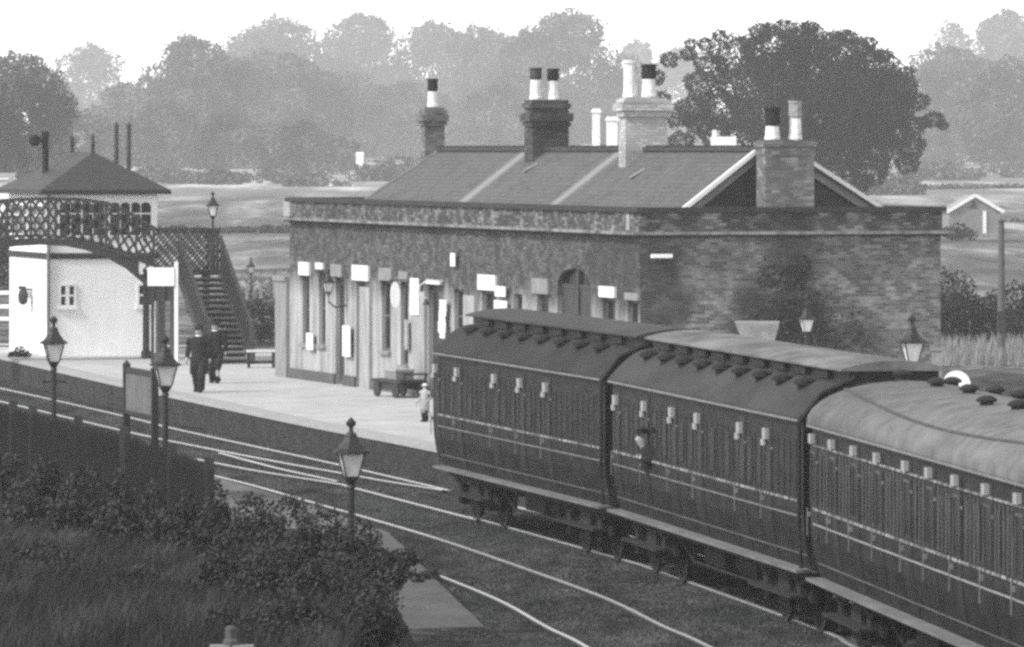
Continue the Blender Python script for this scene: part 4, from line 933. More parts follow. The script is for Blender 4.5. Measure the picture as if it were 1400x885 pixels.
def coach(k, label, doorpx, roof):
    fr, L = coaches[k]
    t = thing('railway_coach', label, 'coach', fr.w(0, 0, 0), fr.a, 'coaches of the passenger train')
    prof = side+[(1.335, 3.12)]+[(-a, b) for a, b in side[::-1][1:]]
    m = MB(); m.extrude(prof[::-1], 0, L); body = fix_normals(m.build('body', M_BODY, t))
    m = MB(); m.box((.05, -1.15, .78), (L-.05, 1.15, .975)); 
    for s in (-1, 1):
        m.tube([(3.6, s*.95, .78), (5.2, s*.95, .42), (L-5.2, s*.95, .42), (L-3.6, s*.95, .78)], .025, 5)
        for x in (5.2, L-5.2): m.bar((x, s*.95, .4), (x, s*.95, .78), .06)
    m.box((5.8, -.9, .45), (7.4, -.35, .76)); m.lathe((L-7.6, -.6, .55), [(.2, 0), (.22, .05), (.22, 1.5), (.2, 1.55)], 10, axis='x')
    m.build('underframe', M_UNDER, t)
    m = MB(); m.box((.0, -1.45, .93), (L, -1.14, .972)); m.build('running_board', M_BOARD, t)
    m = MB()
    for s in (-.88, .88):
        for x, sg in ((0, -1), (L, 1)): m.lathe((x, s, .98), [(.07, 0), (.07, sg*.3), (.19, sg*.3), (.19, sg*.34)] if sg > 0 else [(.19, -.34), (.19, -.3), (.07, -.3), (.07, 0)], 10, axis='x')
    m.build('buffer', M_DARKIRON, t)
    for x in (2.4, L-2.4): bogie(t, x)
    # roof
    if roof == 'clerestory':
        low = [(-1.42, 3.12), (-1.42, 3.16)]+[(-1.40+.7*q/5, 3.16+.5*math.sin(math.pi/2*q/5)**.9) for q in range(1, 6)]
        low = low+[(-a, b) for a, b in low[::-1]]
        m = MB(); m.extrude(low[::-1], -.04, L+.04); rf_ = fix_normals(m.build('roof', M_ROOFLOW if k == 1 else M_ROOFLOW1, t))
        m = MB(); m.box((.05, -.66, 3.6), (L-.05, .66, 3.85)); m.build('clerestory', M_BODY2, rf_)
        cl = [(-.8, 3.82), (-.8, 3.85)]+[(-.79+.79*q/4, 3.85+.12*math.sin(math.pi/2*q/4)**.8) for q in range(1, 5)]; cl = cl+[(-a, b) for a, b in cl[::-1][1:]]
        m = MB(); m.extrude(cl[::-1], -.03, L+.03); fix_normals(m.build('clerestory_roof', M_ROOF2 if k == 1 else M_ROOF1, rf_))
        x = 1.1
        while x < L-1:
            m = MB(); m.box((x, -.74, 3.68), (x+.75, -.665, 3.84)); m.lathe((x+.4, -1.0, 3.5), [(.1, -.05), (.11, .07), (.17, .08), (.16, .14), (.05, .18)], 10); m.build('ventilator', M_BLACK, rf_); x += 1.55
        m = MB(); 
        for q in (-1.22,): m.box((.1, q, 3.33), (L-.1, q+.025, 3.36))
        m.build('rain_strip', M_BLACK, rf_)
    else:
        ar = [(-1.43, 3.12), (-1.43, 3.16)]+[(-1.43*math.cos(math.pi*q/18), 3.16+.58*math.sin(math.pi*q/18)) for q in range(1, 18)]+[(1.43, 3.16), (1.43, 3.12)]
        m = MB(); m.extrude(ar[::-1], -.04, L+.04); rf_ = fix_normals(m.build('roof', M_ROOF3, t))
        for pl in rf_.data.polygons: pl.use_smooth = len(pl.vertices) == 4
        rz_ = lambda y: 3.16+.58*math.sqrt(max(0, 1-(y/1.43)**2))
        m = MB(); n = 24
        for q in range(n):
            a_, b_2 = q/n, (q+1)/n; f = lambda a: (a*L, -.88-.33*math.sin(math.pi*a)**1+.0, 0)
            p, p2 = f(a_), f(b_2); m.bar((p[0], p[1], rz_(p[1])+.012), (p2[0], p2[1], rz_(p2[1])+.012), .03, .03)
        m.build('rain_strip', mat('grey_strip', .12), rf_)
        for (px, yl_) in ((1200, -.05), (1233, .1), (1281, .05), (1325, .05), (1349, -.35), (1392, -.25), (1302, .8), (1361, .75), (1394, .65), (1425, .1)):
            x = fr.x_on_y(px, yl_); m = MB(); z = rz_(yl_)-.03
            m.lathe((x, yl_, z), [(.1, 0), (.09, .04), (.09, .06), (.135, .07), (.14, .1), (.1, .13), (.05, .15)], 12); m.build('ventilator', M_UNDER, rf_)
    m = MB(); m.box((0, -1.44, 3.1), (L, -1.4205, 3.13)); m.build('gutter', M_LINE2, rf_)
    MB().box((-.045, -1.22, 1.0), (-.003, 1.22, 3.1)).build('end_panel', M_UNDER, t); MB().box((L+.003, -1.22, 1.0), (L+.045, 1.22, 3.1)).build('end_panel', M_UNDER, t)
    # sides
    xs = [fr.x_on_y(px, -1.35) for px in doorpx]
    if k == 2:
        d_ = 1.95; 
        while xs[-1]+d_ < L-.8: xs.append(xs[-1]+d_)
    dw = .62
    m = MB()
    for z0, z1, o in ((1.93, 1.965, .018), ): strip(m, .05, L-.05, z0, z1, o, 1)
    m.build('lining', M_LINE, t)
    m = MB(); strip(m, .05, L-.05, 1.72, 1.742, .016, 1); m.build('waist_bead', M_LINE2 if k != 2 else mat('gilt_line_bright', .5, .5, .2, 3), t)
    m = MB(); strip(m, .05, L-.05, 1.17, 1.187, .012, 1); m.build('bottom_bead', mat('dim_lining', .26, .5, .4, 2), t)
    if k == 2:
        m = MB(); strip(m, .05, L-.05, 2.83, 2.855, .03, 1); m.build('cornice_bead', M_LINE, t)
    # vertical panelling beads
    m = MB(); x = .2; stp = .27 if k == 2 else .42
    while x < L-.2:
        if all(abs(x-q-.0) > .36 for q in xs): strip(m, x, x+.035, 1.99, 2.8, .014, 1)
        x += stp
    m.build('panel_beading', mat('beading', .05, .6, .4, 2) if k < 2 else mat('worn_beading', .15, .5, .5, 3), t)
    fw = .2
    for q in xs:
        m = MB(); strip(m, q-dw/2, q+dw/2, 1.02, 3.0, .01, 8); d = m.build('door', M_BODY2, t)
        strip_m = MB(); strip(strip_m, q-.2, q+.2, 2.06, 2.72, .013, 1); strip_m.build('window', M_DGLASS, d)
        m = MB()
        for a, b in ((q-.235, q-.2), (q+.2, q+.235)): strip(m, a, b, 2.02, 2.76, .026, 1)
        strip(m, q-.2, q+.2, 2.72, 2.76, .026, 1); m.build('window_frame', mat('sash_frame', .09, .5, .4, 4), d)
        m = MB(); hz0, hz1 = (2.74, 2.9) if k != 2 else (2.87, 3.0)
        m.box((q-.11, -1.42, hz0), (q+.11, -1.356, hz1)); 
        if k != 2: m.box((q-.27, -1.41, hz0-.1), (q-.05, -1.372, hz0-.01))  # side piece is the reflection off the louvre, built as a pale block
        m.build('vent_hood_and_glint', M_HOOD, d)
        m = MB(); m.cbox((q-.26, -1.375, 1.86), (.03, .05, .07)); m.bar((q-.3, -1.4, 1.55), (q-.3, -1.4, 1.95), .015); m.cbox((q+.38, -1.37, 2.62), (.05, .02, .04)); m.build('handle', mat('tarnished_handle_and_glint', .3, .4), d)  # last box is the highlight at the window corner, built as a pale dot
    if k != 1 or True:
        pr = sorted(xs)
        for a, b in zip(pr, pr[1:]):
            for c in ((a*.68+b*.32), (a*.32+b*.68)):
                if abs(c-a) > .5:
                    m = MB(); strip(m, c-.15, c+.15, 2.06, 2.72, .012, 1); m.build('window', M_DGLASS, t)
    return t, rf_, xs
c1_, r1_, x1s = coach(0, 'farthest coach of the train with sooty dark clerestory roof', [597, 627, 678, 713, 748], 'clerestory')
c2_, r2_, x2s = coach(1, 'middle coach of the train with pale streaked clerestory roof', [844, 883, 921, 956, 1014, 1050], 'clerestory')
c3_, r3_, x3s = coach(2, 'nearest coach of the train with broad pale rounded roof and ventilators', [1113, 1140, 1170, 1202, 1241, 1273, 1309, 1351, 1395], 'arc')
# corridor connections between coaches: dark concertina hanging on the far coach
for (fr, L), t in ((coaches[0], c1_), (coaches[1], c2_)):
    m = MB()
    for q in range(4): m.box((L+.05+q*.12, -.95, 1.05), (L+.11+q*.12, .95, 3.0))
    m.build('bellows', M_BLACK, t)
    m = MB(); m.tube([(L+.04, -1.38, 1.0), (L+.06, -1.42, 1.8), (L+.06, -1.42, 3.1), (L+.06, -1.1, 3.5), (L+.06, -.6, 3.72)], .035, 6); m.build('gap_shade_band', M_BLACK, t)  # black arc drawn in for the shade of the gap between coaches

# ------------------------------------------------------------------ people
def skin_body(name, verts, edges, radii, m, parent, sub=2):
    me = bpy.data.meshes.new(name); me.from_pydata([tuple(v) for v in verts], edges, []); me.update()
    o = bpy.data.objects.new(name, me); COL.objects.link(o)
    md = o.modifiers.new('skin', 'SKIN'); me.skin_vertices[0].data[0].use_root = True
    for i, r in enumerate(radii): me.skin_vertices[0].data[i].radius = r if isinstance(r, tuple) else (r, r)
    o.modifiers.new('sub', 'SUBSURF').levels = sub; o.modifiers['sub'].render_levels = sub
    dg = bpy.context.evaluated_depsgraph_get(); dg.update()
    nm = bpy.data.meshes.new_from_object(o.evaluated_get(dg)); bpy.data.objects.remove(o)
    nm.name = name
    o = bpy.data.objects.new(name, nm); COL.objects.link(o); o.parent = parent; nm.materials.clear(); nm.materials.append(m)
    for p in nm.polygons: p.use_smooth = True
    return o
M_SKIN = mat('pale_skin', .55, .6, .08, 8); M_COAT = mat('black_cloth', .022, .9, .3, 5); M_TROU = mat('dark_trouser_cloth', .03, .9, .3, 5)
def person(label, loc, rz, H, stride=.25, hat='bowler', coatm=M_COAT, group=None, arms=((.08, .02), (-.06, .05)), white=False, coat_len=.42, legm=None):
    t = thing('person', label, 'person', loc, rz, group); s = H/1.72
    P = []; E = []; Rr = []
    def v(x, y, z, r): P.append((x*s, y*s, z*s)); Rr.append(r*s if not isinstance(r, tuple) else (r[0]*s, r[1]*s)); return len(P)-1
    pel = v(0, 0, .93, (.15, .11)); sp_ = v(0, .0, 1.12, (.14, .1)); ch = v(0, 0, 1.31, (.13, .09)); nk = v(0, -.005, 1.47, .055); hd = v(0, -.015, 1.56, .078); hd2 = v(0, -.01, 1.64, .085); tp = v(0, 0, 1.69, .06)
    E += [(pel, sp_), (sp_, ch), (ch, nk), (nk, hd), (hd, hd2), (hd2, tp)]
    nose = v(0, -.105, 1.585, .016); E.append((hd, nose))
    for sd, (ay, by) in zip((-1, 1), arms):
        sh = v(sd*.17, 0, 1.36, .045); el = v(sd*.26, .03+ay*.3, 1.13, .035); wr = v(sd*.25, -.02-ay, .9, .032); hn = v(sd*.245, -.04-ay*1.1, .83, (.02, .04)); E += [(ch, sh), (sh, el), (el, wr), (wr, hn)]
        for f in range(4): q = v(sd*.245, -.07-ay*1.1+.02*f, .755-.006*abs(f-1.5), .009); E.append((hn, q))
        q = v(sd*.235, -.09-ay*1.1, .81, .01); E.append((hn, q))
        hp = v(sd*.095, 0, .88, .08); kn = v(sd*.1, -.5*stride*sd*.6-.03, .5, .05); an = v(sd*.1, -stride*sd*.6+.03, .1, .035); to = v(sd*.11, -stride*sd*.6-.12, .04, (.03, .025)); E += [(pel, hp), (hp, kn), (kn, an), (an, to)]
    b = skin_body('body', P, E, Rr, M_SKIN, t)
    # clothing: jacket or coat, trousers and boots as offset shells of the same figure
    def tube_shell(name, rings, m, n=14, cap=True):
        mb = MB(); vs = []; fs = []
        for (x, y, z, rx, ry) in rings:
            vs += [((x+rx*math.cos(2*math.pi*k/n))*s, (y+ry*math.sin(2*math.pi*k/n))*s, z*s) for k in range(n)]
        for i in range(len(rings)-1):
            for k in range(n): fs.append((i*n+k, i*n+(k+1) % n, (i+1)*n+(k+1) % n, (i+1)*n+k))
        fs += [tuple(range(n))[::-1], tuple((len(rings)-1)*n+k for k in range(n))]
        mb.add(vs, fs); o = mb.build(name, m, t, True); return fix_normals(o)
    tube_shell('coat', [(0, 0, .93-coat_len, .21, .17), (0, 0, .85, .2, .16), (0, 0, 1.02, .165, .135), (0, 0, 1.2, .19, .145), (0, 0, 1.36, .215, .145), (0, 0, 1.43, .17, .12), (0, 0, 1.475, .08, .075)], coatm)
    for sd, (ay, by) in zip((-1, 1), arms):
        mb = MB(); mb.tube([(sd*.19*s, 0, 1.4*s), (sd*.235*s, .01*s, 1.3*s), (sd*.262*s, (.03+ay*.3)*s, 1.13*s), (sd*.252*s, (-.01-ay*.9)*s, .9*s)], [.08*s, .075*s, .063*s, .05*s], 10); mb.build('sleeve', coatm, t, True)
        y1 = -.5*stride*sd*.6-.03; y2 = -stride*sd*.6+.03
        mb = MB(); mb.tube([(sd*.095*s, 0, .9*s), (sd*.1*s, y1*s, .5*s), (sd*.1*s, y2*s, .07*s)], [.12*s, .1*s, .085*s], 10); mb.build('trouser_leg', legm or M_TROU, t, True)
        mb = MB(); mb.tube([(sd*.1*s, (y2+.05)*s, .06*s), (sd*.1*s, y2*s, .06*s), (sd*.11*s, (y2-.12)*s, .05*s), (sd*.11*s, (y2-.2)*s, .035*s)], [.04*s, .055*s, .05*s, .03*s], 8); mb.build('boot', M_BLACK if not white else M_TROU, t, True)
    tube_shell('collar', [(0, -.005, 1.455, .085, .08), (0, -.01, 1.5, .066, .064)], M_WHITE)
    if hat == 'bowler': tube_shell('hat', [(0, -.01, 1.655, .135, .145), (0, -.01, 1.668, .135, .145), (0, 0, 1.67, .098, .108), (0, 0, 1.74, .09, .098), (0, 0, 1.775, .04, .045)], M_BLACK)
    elif hat == 'cap': tube_shell('hat', [(0, -.04, 1.66, .1, .14), (0, -.0, 1.675, .1, .105), (0, 0, 1.72, .115, .12), (0, 0, 1.74, .09, .1)], M_BLACK)
    else: tube_shell('hat', [(0, 0, 1.66, .17, .17), (0, 0, 1.675, .17, .17), (0, 0, 1.68, .09, .1), (0, 0, 1.75, .07, .08)], M_WHITEW)
    tube_shell('hair', [(0, .035, 1.56, .07, .06), (0, .03, 1.62, .088, .08), (0, .02, 1.68, .08, .08)], mat('dark_hair', .04, .8))
    t.scale = (1.2, 1.12, 1.0) if not white else (1.1, 1.1, 1)
    # simple face: eyes, brows and mouth
    mb = MB(); 
    for sd in (-1, 1): mb.cbox((sd*.03*s, -.088*s, 1.607*s), (.02*s, .012*s, .01*s))
    mb.cbox((0, -.088*s, 1.55*s), (.04*s, .01*s, .01*s)); mb.build('face_features', M_COAT, t)
    for sd in (-1, 1): pass
    return t
p1 = G(272, 536.5, PH); person('person in long dark coat and bowler hat, nearer of the pair walking the platform', p1, R(-18), 1.72, .3, 'bowler', coat_len=.45, group='pair walking on the platform')
p2 = G(294, 524, PH); person('person in dark jacket and cap, farther of the pair by the bridge stair', p2, R(-14), 1.66, .22, 'cap', coat_len=.2, group='pair walking on the platform')
p3 = G(581, 577, PH); person('small child in a white frock and hat standing on the platform by the train end', p3, R(-40), .88, .06, 'sun', coatm=mat('cotton_frock', .57, .9), arms=((.2, 0), (.22, 0)), white=True, coat_len=.52)
# passenger leaning from the middle coach
fr, L = coaches[1]; q = x2s[1]+.25
pp = fr.w(q, -1.28, 0); tz = 1.96
t = thing('person', 'person in dark clothes leaning out of a window of the middle coach', 'person', (pp.x, pp.y, 0), fr.a)
s = 1.0
P = [(0, .5, 1.3), (0, .25, 1.62), (0, 0, 1.98), (0, -.16, 2.16), (0, -.2, 2.28), (0, -.2, 2.36), (0, -.3, 2.29)]; E = [(0, 1), (1, 2), (2, 3), (3, 4), (4, 5), (4, 6)]; Rr = [(.11, .09), (.11, .08), (.12, .08), .055, .08, .08, .015]
for sd in (-1, 1):
    i = len(P); P += [(sd*.15, .0, 2.02), (sd*.27, -.14, 1.94), (sd*.2, -.22, 1.99), (sd*.14, -.24, 2.0)]; Rr += [.04, .034, .026, (.026, .02)]; E += [(2, i), (i, i+1), (i+1, i+2), (i+2, i+3)]
    for f in range(4): P.append((sd*.06, -.25+.018*f, 1.99-.01*f)); Rr.append(.009); E.append((i+3, len(P)-1))
    P.append((sd*.1, -.22, 2.05)); Rr.append(.01); E.append((i+3, len(P)-1))
skin_body('body', P, E, Rr, M_SKIN, t)
m = MB(); m.tube([(0, .5, 1.3), (0, .25, 1.62), (0, 0, 1.98), (0, -.1, 2.1), (0, -.16, 2.18)], [.22, .22, .24, .15, .08], 12); m.build('coat', M_COAT, t, True)
for sd in (-1, 1):
    m = MB(); m.tube([(sd*.16, 0, 2.05), (sd*.275, -.13, 1.945), (sd*.19, -.22, 1.99)], [.085, .065, .045], 8); m.build('sleeve', M_COAT, t, True)
m = MB(); m.lathe((0, -.19, 2.385), [(.11, 0), (.11, .015), (.085, .02), (.1, .07), (.06, .1)], 12); m.build('hat', M_BLACK, t)

# ------------------------------------------------------------------ vegetation
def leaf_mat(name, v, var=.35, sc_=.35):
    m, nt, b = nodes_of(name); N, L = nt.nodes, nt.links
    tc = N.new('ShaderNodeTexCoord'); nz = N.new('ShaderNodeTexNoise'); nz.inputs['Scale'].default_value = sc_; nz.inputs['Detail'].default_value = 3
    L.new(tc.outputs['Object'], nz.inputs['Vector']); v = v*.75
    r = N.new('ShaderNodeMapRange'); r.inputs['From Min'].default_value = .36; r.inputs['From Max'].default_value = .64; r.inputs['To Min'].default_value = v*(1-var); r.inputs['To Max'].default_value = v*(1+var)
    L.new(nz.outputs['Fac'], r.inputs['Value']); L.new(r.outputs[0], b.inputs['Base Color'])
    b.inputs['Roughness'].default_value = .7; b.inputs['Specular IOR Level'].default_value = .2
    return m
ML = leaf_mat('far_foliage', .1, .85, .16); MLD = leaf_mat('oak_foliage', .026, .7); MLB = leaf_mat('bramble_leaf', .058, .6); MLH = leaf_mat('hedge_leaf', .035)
M_BARK = mat('bark', .06, .95, .3, 1.5)
def leafquad(vs, fs, p, s, r_):
    a = r_.uniform(0, 6.283); ct = r_.uniform(-1, 1); st = math.sqrt(1-ct*ct)
    n = Vector((st*math.cos(a), st*math.sin(a), ct)); u = n.orthogonal().normalized(); w = n.cross(u)
    k = len(vs); j = s*r_.uniform(.6, 1.3)
    vs += [p+u*j, p+w*j*.7, p-u*j, p-w*j*.7]; fs.append((k, k+1, k+2, k+3))
def crown_mesh(lobes, leaf, dens, r_):
    vs = []; fs = []
    for (c, rx, ry, rz) in lobes:
        area = rx*rz*math.pi; n = int(dens*area/(leaf*leaf*1.0))
        for _ in range(n):
            d = Vector((r_.gauss(0, 1), r_.gauss(0, 1), r_.gauss(0, 1))).normalized(); q = r_.uniform(.35, 1)**.4*(1+.10*math.sin(7*d.x+3*d.z)+.06*r_.gauss(0, 1))
            leafquad(vs, fs, c+Vector((d.x*rx, d.y*ry, d.z*rz))*q, leaf, r_)
    return vs, fs
def tree(label, px, ptop, pbase, pw, Y, name='tree', leafpx=2.3, dens=1.5, m=None, lobes=None, nl=16, seed=0, group='trees of the park skyline', cat='tree', ground=None, ragged=.3, bottom=.12):
    r_ = random.Random(seed*31+int(px)+11); sc = Y/FPX
    gz = (terr(Y)-.15) if ground is None else ground
    base = Vector(((px-HX)*sc, Y, gz)); t = thing(name, label, cat, base, 0, group)
    top = zof(ptop, Y)-gz; W_ = pw*sc/2; H = top
    L_ = []
    if lobes:
        for (lx, ly, lr) in lobes: L_.append((Vector(((lx-px)*sc, r_.uniform(-.35, .35)*W_, zof(ly, Y)-gz)), lr*sc, lr*sc*1.1, lr*sc*.8))
    else:
        cz = H*(.5+bottom/2); rz = H*(.5-bottom/2)
        for i in range(nl):
            a = r_.uniform(0, 6.283); u = r_.uniform(-1, 1); q = math.sqrt(1-u*u); rad = r_.uniform(.16, .4)*min(W_, rz)
            sh = 1-.25*max(0, u)
            L_.append((Vector((math.cos(a)*q*(W_-rad)*sh, math.sin(a)*q*(W_-rad)*.8, cz+u*(rz-rad*.9))), rad*1.15, rad*1.15, rad*.95))
        L_.append((Vector((0, 0, cz)), W_*.72, W_*.6, rz*.75)); L_.append((Vector((0, 0, H-.36*rz)), W_*.45, W_*.45, rz*.36)); 
    if not lobes: L_.append((Vector((-.2*W_, 0, H*.24)), W_*.62, W_*.6, H*.24)); L_.append((Vector((.3*W_, 0, H*.22)), W_*.6, W_*.6, H*.22))
    vs, fs = crown_mesh(L_, leafpx*sc, dens, r_)
    MB().add(vs, fs).build('crown', m or ML, t)
    tk = MB(); tr = max(.18, W_*.07); tk.tube([(0, 0, -.2), (0, 0, H*.25), (tr*.3, 0, H*.55)], [tr, tr*.75, tr*.45], 8)
    for c, a, b, d in L_[:8]: tk.tube([(0, 0, H*.25), ((c.x)*.5, c.y*.5, H*.25+(c.z-H*.25)*.6), (c.x, c.y, c.z)], [tr*.45, tr*.25, tr*.1], 5)
    tk.build('trunk', M_BARK, t)
    return t
# the dark spreading tree beyond the station
oak = [(1060, 75, 52), (1010, 80, 42), (1100, 62, 38), (1150, 75, 40), (1190, 95, 42), (1225, 120, 30), (1090, 110, 60), (1150, 130, 55), (1020, 120, 45), (975, 90, 26), (955, 115, 24), (950, 150, 26),
       (985, 150, 36), (1040, 160, 45), (1110, 170, 60), (1180, 165, 50), (1225, 155, 26), (965, 60, 12), (985, 48, 11), (940, 75, 12), (915, 82, 14), (895, 105, 16), (905, 135, 14), (925, 160, 20), (1040, 45, 18), (1075, 38, 17), (1105, 40, 14),
       (1160, 52, 16), (1185, 60, 12), (1140, 50, 10), (1205, 78, 14), (1238, 100, 12), (1150, 200, 45), (1190, 205, 38), (1130, 225, 34), (1185, 232, 30), (1225, 185, 24), (1250, 172, 18), (1262, 168, 10), (1015, 185, 30), (975, 180, 26), (1060, 190, 30), (930, 195, 20), (1170, 250, 22)]
tree('broad dark spreading tree with ragged top behind the near end of the station roof', 1110, 22, 262, 380, 430, lobes=oak+[(1275, 163, 14), (1240, 200, 22), (1255, 140, 16), (1238, 224, 18), (1292, 172, 8), (955, 168, 22), (945, 40+20, 10), (1110, 100, 70), (1150, 150, 75), (1060, 140, 60), (1190, 130, 55)], m=MLD, leafpx=1.95, dens=3.0, seed=5, name='oak_tree', group=None)
TR = [  # px, top, base, width, distance, label
 (25, 68, 262, 130, 640, 'mid grey round tree at the far left edge above the signal box', 1),
 (-40, 75, 262, 120, 760, 'grey tree half cut off by the left edge', 2),
 (122, 55, 250, 100, 2100, 'very faint airy tree between the left edge tree and the domed one', 3),
 (170, 112, 255, 90, 1250, 'low grey tree directly above the signal box finial', 4),
 (265, 48, 258, 150, 1200, 'domed grey tree with a pale notch in its crown', 5),
 (225, 130, 255, 120, 1100, 'broad low grey tree right of the signal box roof', 6),
 (385, 20, 240, 170, 1900, 'tall pale tree left of centre with the rounded top', 7),
 (370, 68, 255, 190, 1300, 'wide grey tree before the tall pale one left of centre', 8),
 (495, 17, 240, 130, 2000, 'tall pale tree whose top almost touches the sky edge left of the first chimney', 9),
 (470, 95, 252, 150, 1400, 'grey tree behind the white cottage chimney', 10),
 (590, 25, 235, 120, 1900, 'pale tree directly above the narrow first chimney', 11),
 (655, 32, 235, 140, 1700, 'pale grey tree between the first and second chimneys', 12),
 (775, 12, 230, 170, 1500, 'tall rounded grey tree above the twin pot chimney', 13),
 (560, 110, 240, 130, 1450, 'low pale tree left of the narrow first chimney', 14),
 (690, 110, 235, 150, 1350, 'low grey tree behind the station ridge between two chimneys', 15),
 (840, 100, 230, 100, 1900, 'faint low tree behind the white cottage chimneys', 16),
 (872, 55, 220, 70, 2400, 'faintest tree in the gap left of the dark spreading tree', 17),
 (1290, 60, 240, 180, 1300, 'grey tree right of the dark spreading tree', 18),
 (1297, 25, 230, 70, 2300, 'slim faint tree top rising behind the grey tree at the right', 19),
 (1380, 12, 230, 120, 2000, 'pale tall tree at the top right corner', 20),
 (1385, 75, 245, 150, 1150, 'grey tree at the right edge below the pale tall one', 21),
 (1240, 130, 252, 110, 1250, 'low grey tree against the right flank of the dark tree', 22),
 (310, 150, 258, 120, 1050, 'low bushy grey tree above the pale cottage in mist', 23),
 (420, 165, 252, 120, 1000, 'low bushy grey tree left of the tall white chimney', 24),
 (100, 150, 258, 130, 1000, 'low bushy tree left of the signal box finial', 25),
 (1450, 60, 245, 120, 1400, 'tree at the very right edge of the view mostly outside it', 26),
 (930, 60, 225, 90, 2300, 'faint tree seen through the gaps in the left side of the dark tree', 27)]
for (px, tp_, bs, w, Y, lab, sd) in TR[:]:
    if sd == 26: continue
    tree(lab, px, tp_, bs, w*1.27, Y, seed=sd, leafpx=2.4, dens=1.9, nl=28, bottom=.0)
# far wood as one mass behind everything
r_ = random.Random(3); vs = []; fs = []
for i in range(70):
    px = -80+i*22.5; top = interp([(-80, 150), (100, 170), (300, 110), (600, 110), (850, 130), (1000, 150), (1300, 120), (1500, 110)], px)+r_.uniform(-14, 14); Y = 2600+r_.uniform(-60, 60); sc = Y/FPX
    for k in range(3):
        c = Vector(((px-HX)*sc, Y, CAM-(top+20+k*32-HY)*sc)); v2, f2 = crown_mesh([(c, 26*sc, 15, 22*sc)], 3.0*sc, 1.2, r_); o_ = len(vs); vs += v2; fs += [tuple(j+o_ for j in f) for f in f2]
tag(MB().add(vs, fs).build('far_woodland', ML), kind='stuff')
# hedges
def hedge(label, x0, x1, top, base_z, Y0, Y1, leafpx, m=MLH, dens=1.6, name='hedge', rag=.25):
    r_ = random.Random(int(x0)+91); a, b = D(x0, top, Y0), D(x1, top, Y1); L_ = []
    H = (a.z+b.z)/2-base_z; n = max(3, int((b-a).length/(H*.55)))
    t = thing(name, label, 'hedge', (a.x, a.y, base_z))
    for i in range(n+1):
        c = a.lerp(b, i/n)-Vector((a.x, a.y, 0)); h = H*(1+r_.uniform(-rag, rag*.5))
        for q in range(2): L_.append((Vector((c.x+r_.uniform(-.3, .3)*H, c.y+r_.uniform(-.3, .3)*H, h*(.3+.38*q))), H*.5, H*.4, h*.36))
    vs, fs = crown_mesh(L_, leafpx*Y0/FPX, dens, r_); MB().add(vs, fs).build('foliage', m, t)
    tk = MB()
    for i in range(n+1): c = a.lerp(b, i/n)-Vector((a.x, a.y, 0)); tk.tube([(c.x, c.y, -.1), (c.x+r_.uniform(-.2, .2), c.y, H*.5)], [.06, .03], 5)
    tk.build('stems', M_BARK, t)
hedge('tall dark hedge behind the pole at the right of the station', 1265, 1500, 378, -.1, 226, 232, 2.4)
hedge('dark level hedge across the field between footbridge and station', 205, 430, 309, terr(470)-.5, 470, 470, 2.2, dens=2.2)
hedge('dark hedge left of the signal box', -60, 12, 300, terr(300)-.2, 300, 300, 2.4)
hedge('low dark hedge line beside the hut', 1376, 1480, 300, terr(520)-.3, 520, 520, 2.2)
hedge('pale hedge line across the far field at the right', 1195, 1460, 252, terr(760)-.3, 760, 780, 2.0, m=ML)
hedge('low hedge behind the pale rail fence', 305, 410, 385, 0, 232, 236, 2.6, m=ML, dens=1.0)
def bush(label, px, py_top, py_base, pw, Y, leafpx=3.0, m=MLB, dens=1.5, base=None, seed=0, cat='bush', name='bush', group='bushes by the line', nl=12):
    r_ = random.Random(seed+int(px)*7); sc = Y/FPX; bz = zof(py_base, Y) if base is None else base
    t = thing(name, label, cat, ((px-HX)*sc, Y, bz), 0, group); H = zof(py_top, Y)-bz; W_ = pw*sc/2; L_ = []
    for i in range(nl):
        a = r_.uniform(0, 6.283); q = math.sqrt(r_.uniform(0, 1)); rad = r_.uniform(.28, .45)*min(W_, H)
        L_.append((Vector((math.cos(a)*q*(W_-rad*.6), math.sin(a)*q*(W_-rad*.6)*.8, r_.uniform(rad*.5, max(rad*.6, (H-rad)*(1-.45*q))))), rad, rad, rad*.9))
    L_.append((Vector((0, 0, H*.62)), W_*.5, W_*.45, H*.36))
    vs, fs = crown_mesh(L_, leafpx*sc, dens, r_); MB().add(vs, fs).build('foliage', m, t)
    tk = MB()
    for i in range(5): a = r_.uniform(0, 6.283); tk.tube([(0, 0, -.1), (math.cos(a)*W_*.4, math.sin(a)*W_*.4, H*.7)], [.04, .015], 5)
    tk.build('stems', M_BARK, t)
bush('dark rounded bush beside the pale hut in the field', 1310, 304, 326, 48, 440, 2.0, m=MLH)
bush('scrubby bush behind the foot of the bridge stair', 322, 395, 495, 60, 206, 2.6, m=MLB, dens=.8)
bush('dark scrub bush behind the bench', 352, 405, 500, 50, 208, 2.6, m=MLD, dens=.8)
bush('small dark shrub at the left foot of the signal box', 27, 472, 492, 34, 190, 2.4, m=MLD)
FX_ = [(10, 612, 104, 90), (60, 622, 101, 90), (115, 632, 98, 90), (165, 640, 95.5, 80), (210, 655, 93, 80), (255, 668, 90, 70), (30, 655, 96, 110), (95, 668, 93, 100), (160, 680, 90, 110), (225, 700, 86, 110), (285, 690, 84, 80), (60, 735, 80, 130), (190, 770, 74, 140), (300, 655, 87, 60)]
